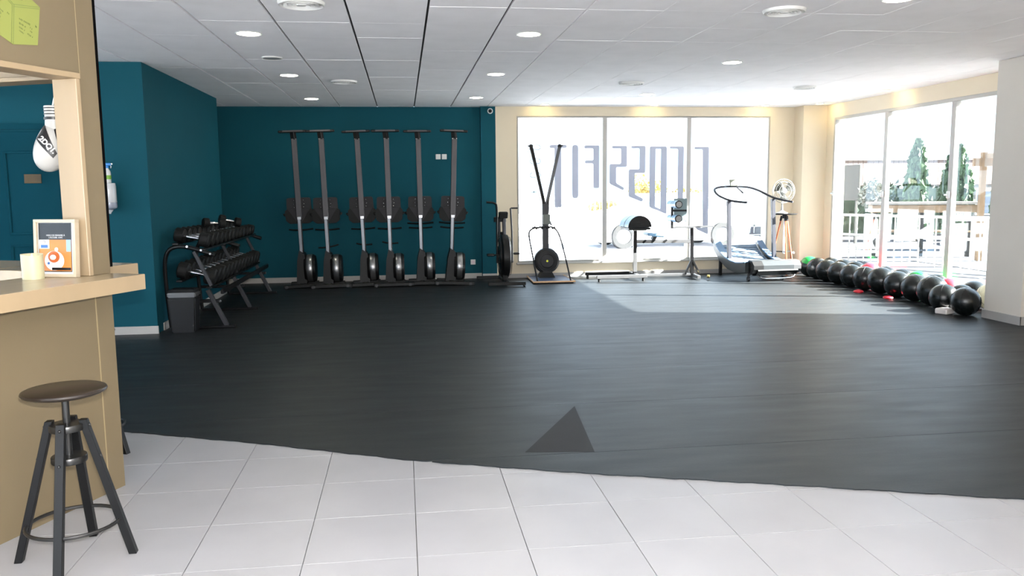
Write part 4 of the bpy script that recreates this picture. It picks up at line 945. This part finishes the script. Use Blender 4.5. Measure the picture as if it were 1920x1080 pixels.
for (yy, rr) in ((-0.04, 0.19), (-0.085, 0.15), (-0.10, 0.10), (0.0, 0.15)):
    MB().tube([(rr*math.cos(2*PI*j/40), yy, 0.36+rr*math.sin(2*PI*j/40)) for j in range(40)], 0.003 if rr < 0.19 else 0.006, 6, True).build('cage_ring', FANW, fn)
m_ = MB()
for j in range(28):
    a = 2*PI*j/28; m_.tube([(0.045*math.cos(a), -0.102, 0.36+0.045*math.sin(a)), (0.15*math.cos(a), -0.088, 0.36+0.15*math.sin(a)), (0.19*math.cos(a), -0.04, 0.36+0.19*math.sin(a)), (0.15*math.cos(a), 0.0, 0.36+0.15*math.sin(a)), (0.05*math.cos(a), 0.03, 0.36+0.05*math.sin(a))], 0.0009, 4)
cw = m_.build('cage_wires', FANW, fn); cw['kind'] = 'stuff'

# ------------------------------------------------------------------ exercise balls along the side windows
def ball_mesh(m, strip):
    mb = MB().sph((0, 0, 0), 1.0, seg=28)
    me = mb.mesh('ball_shell'); me.materials.append(m); return me
def seam_mesh():
    mb = MB()
    for k in range(3):
        pts = []
        for j in range(36):
            a = 2*PI*j/36; v = Vector((math.cos(a), math.sin(a), 0)); v.rotate(Euler((k*PI/2*(k < 2), k*PI/2*(k == 2), 0))); pts.append(v*1.0)
        mb.tube(pts, 0.014, 5, True)
    me = mb.mesh('seam'); me.materials.append(BLKR); return me
BM = {'k': ball_mesh(BALLK, 0), 'g': ball_mesh(BALLG, 0), 'r': ball_mesh(BALLR, 0), 'w': ball_mesh(BALLW, 0)}
SM = seam_mesh()
COLN = {'k': 'black', 'g': 'green', 'r': 'red', 'w': 'pale cream'}
def ball(x, y, r, col, label, group, half=None):
    e = empty('exercise_ball', (x, y, Z0+r), label, 'ball', group)
    e.rotation_euler = (random.uniform(0, 3), random.uniform(0, 3), random.uniform(0, 3)) if not half else (0, 0, 0)
    o = bpy.data.objects.new('ball_shell', BM[col]); C.objects.link(o); o.parent = e; o.scale = (r, r, r)
    s = bpy.data.objects.new('seam', SM); C.objects.link(s); s.parent = e; s.scale = (r*0.994,)*3
    if half:
        mb = MB().lathe([(r*1.002*math.sin(a), r*1.002*math.cos(a)) for a in [0.001+j*0.11 for j in range(8)]], seg=24)
        mb.build('coloured_cap', half, e, True, Matrix.Rotation(0.35, 4, 'X') @ Matrix.Rotation(-0.3, 4, 'Y'))
    return e
front = [(6.42, 12.30, 'k'), (6.36, 11.95, 'k'), (6.34, 11.60, 'k'), (6.32, 11.24, 'k'), (6.32, 10.87, 'k'), (6.31, 10.50, 'k'), (6.31, 10.10, 'k'), (6.31, 9.72, 'k'), (6.31, 9.35, 'k'), (6.27, 8.97, 'k'), (6.42, 8.66, 'k'), (6.24, 8.50, 'k'), (6.26, 8.20, 'k')]
fr_lab = ['green-topped ball at the far end of the front row, beside the treadmill', 'black ball second from the treadmill, front row', 'black ball third from the treadmill, front row', 'black ball fourth from the treadmill, front row', 'black ball fifth from the treadmill, a red ball behind it', 'black ball sixth from the treadmill, front row', 'black ball seventh from the treadmill, front row', 'black ball eighth from the treadmill, front row', 'black ball ninth from the treadmill, red ball behind its shoulder', 'large black ball with a strong white sun glint, fourth from the pillar', 'black ball half hidden between the glinting ball and the next one', 'black ball above the pale block, next but one to the pillar', 'black ball touching the white pillar, partly cut by it']
front = [(6.42, 12.32, .160), (6.37, 11.97, .165), (6.34, 11.61, .165), (6.33, 11.24, .168), (6.32, 10.87, .165), (6.31, 10.49, .168), (6.31, 10.08, .178), (6.31, 9.69, .172), (6.31, 9.31, .172), (6.26, 8.92, .182), (6.36, 8.62-0.06, .155), (6.24, 8.56-0.30, .155)]
# keep a regular front row
ys = [12.32, 11.97, 11.62, 11.26, 10.90, 10.53, 10.15, 9.78, 9.41, 9.03]
xs_ = [6.42, 6.37, 6.34, 6.33, 6.32, 6.31, 6.31, 6.31, 6.31, 6.28]
rs_ = [.160, .165, .165, .165, .163, .165, .178, .170, .170, .180]
for i, (x, y, r) in enumerate(zip(xs_, ys, rs_)):
    ball(x, y, r, 'k', fr_lab[i], 'exercise balls in the front row', BALLG if i == 0 else None)
ball(6.42, 8.70, .145, 'k', fr_lab[10], 'exercise balls in the front row')
ball(6.12, 8.59, .158, 'k', fr_lab[11], 'exercise balls in the front row')
ball(6.15, 8.26, .158, 'k', fr_lab[12], 'exercise balls in the front row')
back = [(6.72, 12.20, .155, 'k'), (6.72, 11.84, .155, 'k'), (6.71, 11.47, .155, 'k'), (6.71, 11.08, .160, 'r'), (6.71, 10.70, .155, 'k'), (6.71, 10.32, .155, 'k'), (6.71, 9.95, .158, 'g'), (6.71, 9.58, .155, 'k'), (6.63, 9.215, .150, 'r'), (6.73, 8.90, .150, 'k'), (6.70, 8.58, .155, 'w'), (6.66, 8.27, .150, 'k')]
bl = ['black ball at the far end of the back row', 'second black ball of the back row from the far end', 'third black ball of the back row from the far end', 'red ball in the far part of the back row', 'black ball just right of the far red ball, back row', 'black ball left of the green one, back row', 'green ball in the middle of the back row', 'black ball right of the green one, back row', 'red ball behind the large glinting black ball', 'black ball against the window right of the near red ball', 'pale cream ball against the window glass near the pillar', 'black ball behind the one touching the pillar']
for (x, y, r, c_), l in zip(back, bl): ball(x, y, r, c_, l, 'exercise balls in the back row')
o = MB().box((6.02, 8.42, Z0+0.032), (0.16, 0.14, 0.062), rot=(0, 0, 0.4), bev=0.01).build('foam_block', BALLP); tag(o, 'small pale block on the floor below the balls next to the pillar', 'block')
for i, (x, y, w) in enumerate([(6.14, 9.98-0.28, 0.16), (6.10, 10.33, 0.14), (6.13, 10.13-0.2, 0.05)]):
    if i == 2: continue
    mb = MB(); mb.lathe([(0.0001, 0), (0.060, 0.0), (0.066, 0.010), (0.060, 0.022), (0.03, 0.034), (0.0001, 0.036)], c=(x, y, Z0), seg=20)
    o = mb.build('floor_marker', BALLR); tag(o, ['red rubber disc on the floor under the eighth ball', 'red rubber disc on the floor under the sixth ball'][i], 'marker', 'red discs on the floor')

# ------------------------------------------------------------------ small fittings on the wall
for x, l in ((0.575, 'left one of two white wall switches on the teal wall'), (0.672, 'right one of two white wall switches on the teal wall')):
    t = empty('wall_switch', (x, YT, 1.963), l, 'switch', 'white wall switches')
    MB().box((0, -0.006, 0), (0.078, 0.012, 0.082), bev=0.004).build('plate', WHT, t); MB().box((0, -0.014, 0), (0.05, 0.006, 0.052), bev=0.002).build('rocker', WHT, t)
t = empty('wall_socket', (1.106, YT, 0.27), 'white wall socket low on the teal wall right of the rowing machines', 'socket')
MB().box((0, -0.006, 0), (0.08, 0.012, 0.082), bev=0.004).build('plate', WHT, t)
MB().lathe([(0.0001, -0.0135), (0.026, -0.0135), (0.028, -0.012)], axis='Y', seg=24).build('socket_face', mat('socket_pink', (226, 205, 215), 0.4, noise=0.02), t)
t = empty('security_camera', (1.40, YB-0.03, 2.665), 'small white dome camera at the top corner of the teal wall', 'camera')
MB().lathe([(0.035, 0.03), (0.042, 0.02), (0.044, -0.01), (0.040, -0.02)], axis='Y', seg=24).build('housing', WHT, t)
MB().sph((0, -0.02, 0), 0.030, seg=18).build('dome', GUN, t); MB().sph((0.005, -0.045, -0.003), 0.011, seg=12).build('lens', BLK, t)

# ------------------------------------------------------------------ outdoors
GZ = -0.12
o = MB().box((6, 22, GZ-0.05), (110, 110, 0.1)).build('ground', OUTG, None, False); struct(o)
o.location = (0, 0, -0.02)
o = MB().box((-1.5, -16.3, GZ-0.03), (30, 26, 0.04)).build('bounce_paving_front', FORE, None, False); struct(o)  # unseen pale slab added to bounce sunlight in from the front
o = MB().box((-3.0, 33.0, GZ-0.03), (28, 32, 0.04)).build('bounce_paving_back', PAVE, None, False); struct(o)  # pale slab added to bounce sunlight onto the far ceiling
o = MB().box((16.5, 4.0, GZ-0.03), (12, 24, 0.04)).build('side_terrace', mat('terrace_asphalt', (92, 94, 98), 0.95, noise=0.1, scale=0.8, spec=0.1), None, False); struct(o)
o = MB().box((-19.0, 3.0, GZ-0.03), (24, 26, 0.04)).build('bounce_paving_left', PAVE, None, False); struct(o)  # unseen pale slab added to throw sunlight in from the left
def leaves(mb, c, rad, n, size, rnd):
    for _ in range(n):
        while True:
            p = Vector((rnd.uniform(-1, 1), rnd.uniform(-1, 1), rnd.uniform(-1, 1)))
            if p.length < 1: break
        p = Vector((p.x*rad[0], p.y*rad[1], p.z*rad[2]))+Vector(c)
        e = Euler((rnd.uniform(0, 6), rnd.uniform(0, 6), rnd.uniform(0, 6))).to_matrix()
        vs = [mb.bm.verts.new(p+e @ Vector(q)*size) for q in ((-1, -0.5, 0), (0, -0.8, 0.2), (1, 0, 0), (0, 0.8, 0.2))]
        mb.bm.faces.new(vs)
def tree(name, x, y, h, rad, m, label, n=900, size=0.10, trunk=0.35, group=None, cat='tree'):
    t = empty(name, (x, y, GZ-0.02), label, cat, group); rnd = random.Random(int(x*10+y))
    MB().tube([(0, 0, 0), (0.05, 0.02, h*0.35), (-0.03, 0, h*0.75)], [0.14*trunk, 0.11*trunk, 0.05*trunk], 8).build('trunk', BARK, t)
    mb = MB(); ch = h-rad[2]
    for q in range(6):
        o_ = (rnd.uniform(-.35, .35)*rad[0], rnd.uniform(-.35, .35)*rad[1], ch+rnd.uniform(-.4, .35)*rad[2])
        leaves(mb, o_, (rad[0]*0.7, rad[1]*0.7, rad[2]*0.7), n//6, size, rnd)
    cr = mb.build('crown', m, t, False); cr['kind'] = 'stuff'
    return t
# behind the back window
tree('tree', 11.6, 38.0, 2.2, (1.0, 0.8, 1.1), AUT, 'yellowing tree beyond the fence, between the letters O and R', 900, 0.10)
tree('tree', 13.6, 38.6, 1.9, (0.9, 0.8, 0.9), AUT, 'second yellowing tree, seen beside the right mullion', 900, 0.10)
tree('bush', 9.6, 38.6, 1.0, (0.9, 0.8, 0.55), AUT, 'low yellow-green bush left of the two yellowing trees outside', 700, 0.08, cat='bush')
fe = empty('picket_fence', (2.0, 26.0, GZ), 'pale metal picket fence across the pale paving outside the back window', 'fence')
for z in (0.25, 1.15): MB().box((4.3, 0, z), (10.6, 0.03, 0.05)).build('rail', FRAMEW, fe, False)
pk = MB().box((0, 0, 0.66), (0.03, 0.03, 1.32)).mesh('picket', False); pk.materials.append(FRAMEW)
for j in range(71):
    o = bpy.data.objects.new('picket', pk); C.objects.link(o); o.parent = fe; o.location = (-0.95+j*0.15, 0, 0)
def car(x, y, rz, m, label):
    t = empty('parked_car', (x, y, GZ-0.02), label, 'car', rz=rz)
    body = round_poly([(-2.1, 0.18), (-2.15, 0.75), (-1.9, 0.92), (-1.1, 1.0), (-0.6, 1.40), (0.9, 1.42), (1.5, 1.02), (2.05, 0.9), (2.15, 0.6), (2.1, 0.18)], 0.12, 3)
    mb = MB(); mb.prism(body, 'Y', -0.85, 0.85); bmesh.ops.bevel(mb.bm, geom=[e for e in mb.bm.edges if abs((e.verts[0].co-e.verts[1].co).y) < 0.01], offset=0.05, segments=2, affect='EDGES')
    mb.build('body', m, t)
    for s in (-1, 1):
        MB().prism(round_poly([(-0.95, 1.02), (-0.52, 1.33), (0.15, 1.35), (0.15, 1.0)], 0.04), 'Y', s*0.855-0.004, s*0.855+0.004).build('side_window', CARG, t, False)
        MB().prism(round_poly([(0.22, 1.0), (0.22, 1.35), (0.85, 1.34), (1.3, 1.02)], 0.04), 'Y', s*0.855-0.004, s*0.855+0.004).build('side_window', CARG, t, False)
        for wx in (-1.35, 1.35):
            w = MB().lathe([(0.0001, -0.07), (0.18, -0.07), (0.20, -0.10), (0.31, -0.10), (0.33, -0.07), (0.33, 0.07), (0.31, 0.10), (0.20, 0.10), (0.18, 0.07), (0.0001, 0.07)], c=(wx, s*0.80, 0.33), axis='Y', seg=28).build('tyre', TYRE, t)
            MB().lathe([(0.0001, -0.09), (0.05, -0.095), (0.19, -0.08), (0.19, 0.08), (0.05, 0.095), (0.0001, 0.09)], c=(wx, s*0.80, 0.33), axis='Y', seg=20).build('wheel_rim', STEEL, w)
    return t
car(6.9, 21.4, 0.05, CARW, 'white car parked outside, its front wheel showing beside the bench pad')
# beyond the side windows
sb = empty('notice_board', (12.0, 20.95, GZ), 'grey rectangular board on two thin posts outside the side window', 'board')
MB().box((0, 0, 1.62), (0.05, 0.95, 0.95), bev=0.01).build('panel', GREYO, sb, False)
for s in (-0.35, 0.35): MB().box((0, s, 0.58), (0.05, 0.05, 1.16)).build('post', GREYO, sb, False)
bd = empty('low_building', (17.5, 27.0, GZ), 'low building with pinkish slatted cladding beyond the terrace', 'building')
bd.scale = (1, 1, 0.76)
MB().box((0, 0, 1.2), (7.0, 4.0, 2.4)).build('wall', OUTB, bd, False)
sl_ = MB().box((0, 0, 0), (0.16, 0.05, 1.05)).mesh('cladding_slat', False); sl_.materials.append(ROOFP)
for j in range(40):
    o = bpy.data.objects.new('cladding_slat', sl_); C.objects.link(o); o.parent = bd; o.location = (-3.4+j*0.175, -2.03, 2.55)
for j in range(22):
    o = bpy.data.objects.new('cladding_slat', sl_); C.objects.link(o); o.parent = bd; o.location = (-3.53, -1.9+j*0.175, 2.55); o.rotation_euler = (0, 0, PI/2)
MB().box((0, 0, 3.11), (7.2, 4.2, 0.08)).build('roof_edge', OUTB, bd, False)
for j in range(3):
    f = MB().box((-2.2+j*2.0, -2.01, 1.25), (1.1, 0.03, 1.1)).build('window', FRAMEW, bd, False); MB().box((-2.2+j*2.0, -2.03, 1.25), (0.95, 0.02, 0.95)).build('pane', CARB, f, False)
def cypress(x, y, h, r, label):
    t = empty('cypress_tree', (x, y, GZ-0.02), label, 'tree', 'cypress trees outside'); rnd = random.Random(int(x*7+y*3))
    MB().cyl((0, 0, 0), (0, 0, h*0.4), 0.08).build('trunk', BARK, t)
    mb = MB()
    for _ in range(1100):
        z = rnd.uniform(0.3, h); rr = r*math.sin(PI*min(1, (z/h)*0.85+0.15))**0.6*rnd.uniform(0.5, 1.0); a = rnd.uniform(0, 2*PI)
        p = Vector((rr*math.cos(a), rr*math.sin(a), z)); e = Euler((rnd.uniform(-.5, .5), rnd.uniform(-.5, .5), rnd.uniform(0, 6))).to_matrix()
        vs = [mb.bm.verts.new(p+e @ Vector(q)*0.12) for q in ((-0.6, 0, -1), (0.6, 0, -1), (0.3, 0.3, 1), (-0.3, -0.2, 1))]; mb.bm.faces.new(vs)
    cr = mb.build('crown', m=CYP, parent=t, smooth=False); cr['kind'] = 'stuff'
cypress(14.1, 21.2, 2.75, 0.30, 'slim dark cypress tree, left of the two outside the middle side pane')
cypress(15.3, 21.2, 2.60, 0.42, 'broader cypress tree, right of the two outside the middle side pane')
cypress(14.2, 17.9, 2.2, 0.28, 'small cypress tree showing beside the right pillar')
hd = empty('clipped_hedge', (14.9, 24.0, GZ-0.02), 'dark green clipped hedge outside, low behind the middle pane', 'hedge', rz=-0.2)
mb = MB(); rnd = random.Random(5); mb.box((0, 0, 0.75), (4.6, 0.7, 1.4)); leaves(mb, (0, 0, 0.8), (2.5, 0.55, 0.9), 900, 0.10, rnd); cr = mb.build('foliage', HEDGE, hd, False); cr['kind'] = 'stuff'
tree('olive_tree', 10.9, 18.0, 1.75, (0.36, 0.36, 0.42), mat('olive_leaf', (110, 112, 104), 0.8, noise=0.3, scale=5), 'small greyish tree close outside the first side pane', 700, 0.05, 0.5)
tb = empty('terrace_counter', (11.2, 16.6, GZ), 'brown wooden terrace counter with pale top outside the side windows', 'counter', rz=-0.35)
MB().box((0, 0, 1.16), (2.2, 0.5, 0.05)).build('top', OUTB, tb, False); MB().box((0, 0, 1.04), (2.1, 0.45, 0.16)).build('apron', DECKW, tb, False)
for sx in (-0.95, 0.0, 0.95): MB().box((sx, 0, 0.48), (0.09, 0.09, 0.96)).build('leg', GREYO, tb, False)
for j in range(3): MB().box((0, -0.18+0.18*j, 0.55), (1.9, 0.10, 0.03)).build('shelf_slat', DECKW, tb, False)
pg = empty('terrace_pergola', (12.3, 14.6, GZ), 'light brown wooden pergola frame outside near the right pillar', 'pergola', rz=-0.25)
for sx in (-0.8, 0.8):
    for sy in (-0.6, 0.6): MB().box((sx, sy, 1.1), (0.10, 0.10, 2.2)).build('post', DECKW, pg, False)
for sy in (-0.6, 0.6): MB().box((0, sy, 2.0), (2.0, 0.08, 0.16)).build('beam', DECKW, pg, False)
for j in range(6): MB().box((-0.75+j*0.3, 0, 2.12), (0.06, 1.5, 0.10)).build('rafter', DECKW, pg, False)
rf = empty('railing', (10.4, 13.8, GZ), 'white metal railing along the terrace outside the side windows', 'railing', rz=-1.05)
for z in (0.55, 0.95): MB().box((0, 0, z), (6.4, 0.04, 0.05)).build('rail', FRAMEW, rf, False)
pk2 = MB().box((0, 0, 0.48), (0.02, 0.02, 0.96)).mesh('baluster', False); pk2.materials.append(FRAMEW)
for j in range(40):
    o = bpy.data.objects.new('baluster', pk2); C.objects.link(o); o.parent = rf; o.location = (-3.12+j*0.16, 0, 0)
o = MB().box((15.5, 19.0, GZ-0.055), (9, 6, 0.05), rot=(0, 0, -0.3)).build('road', OUTR, None, False); struct(o)
car(17.0, 18.6, 1.2, CARB, 'dark blue car parked on the road beyond the terrace')
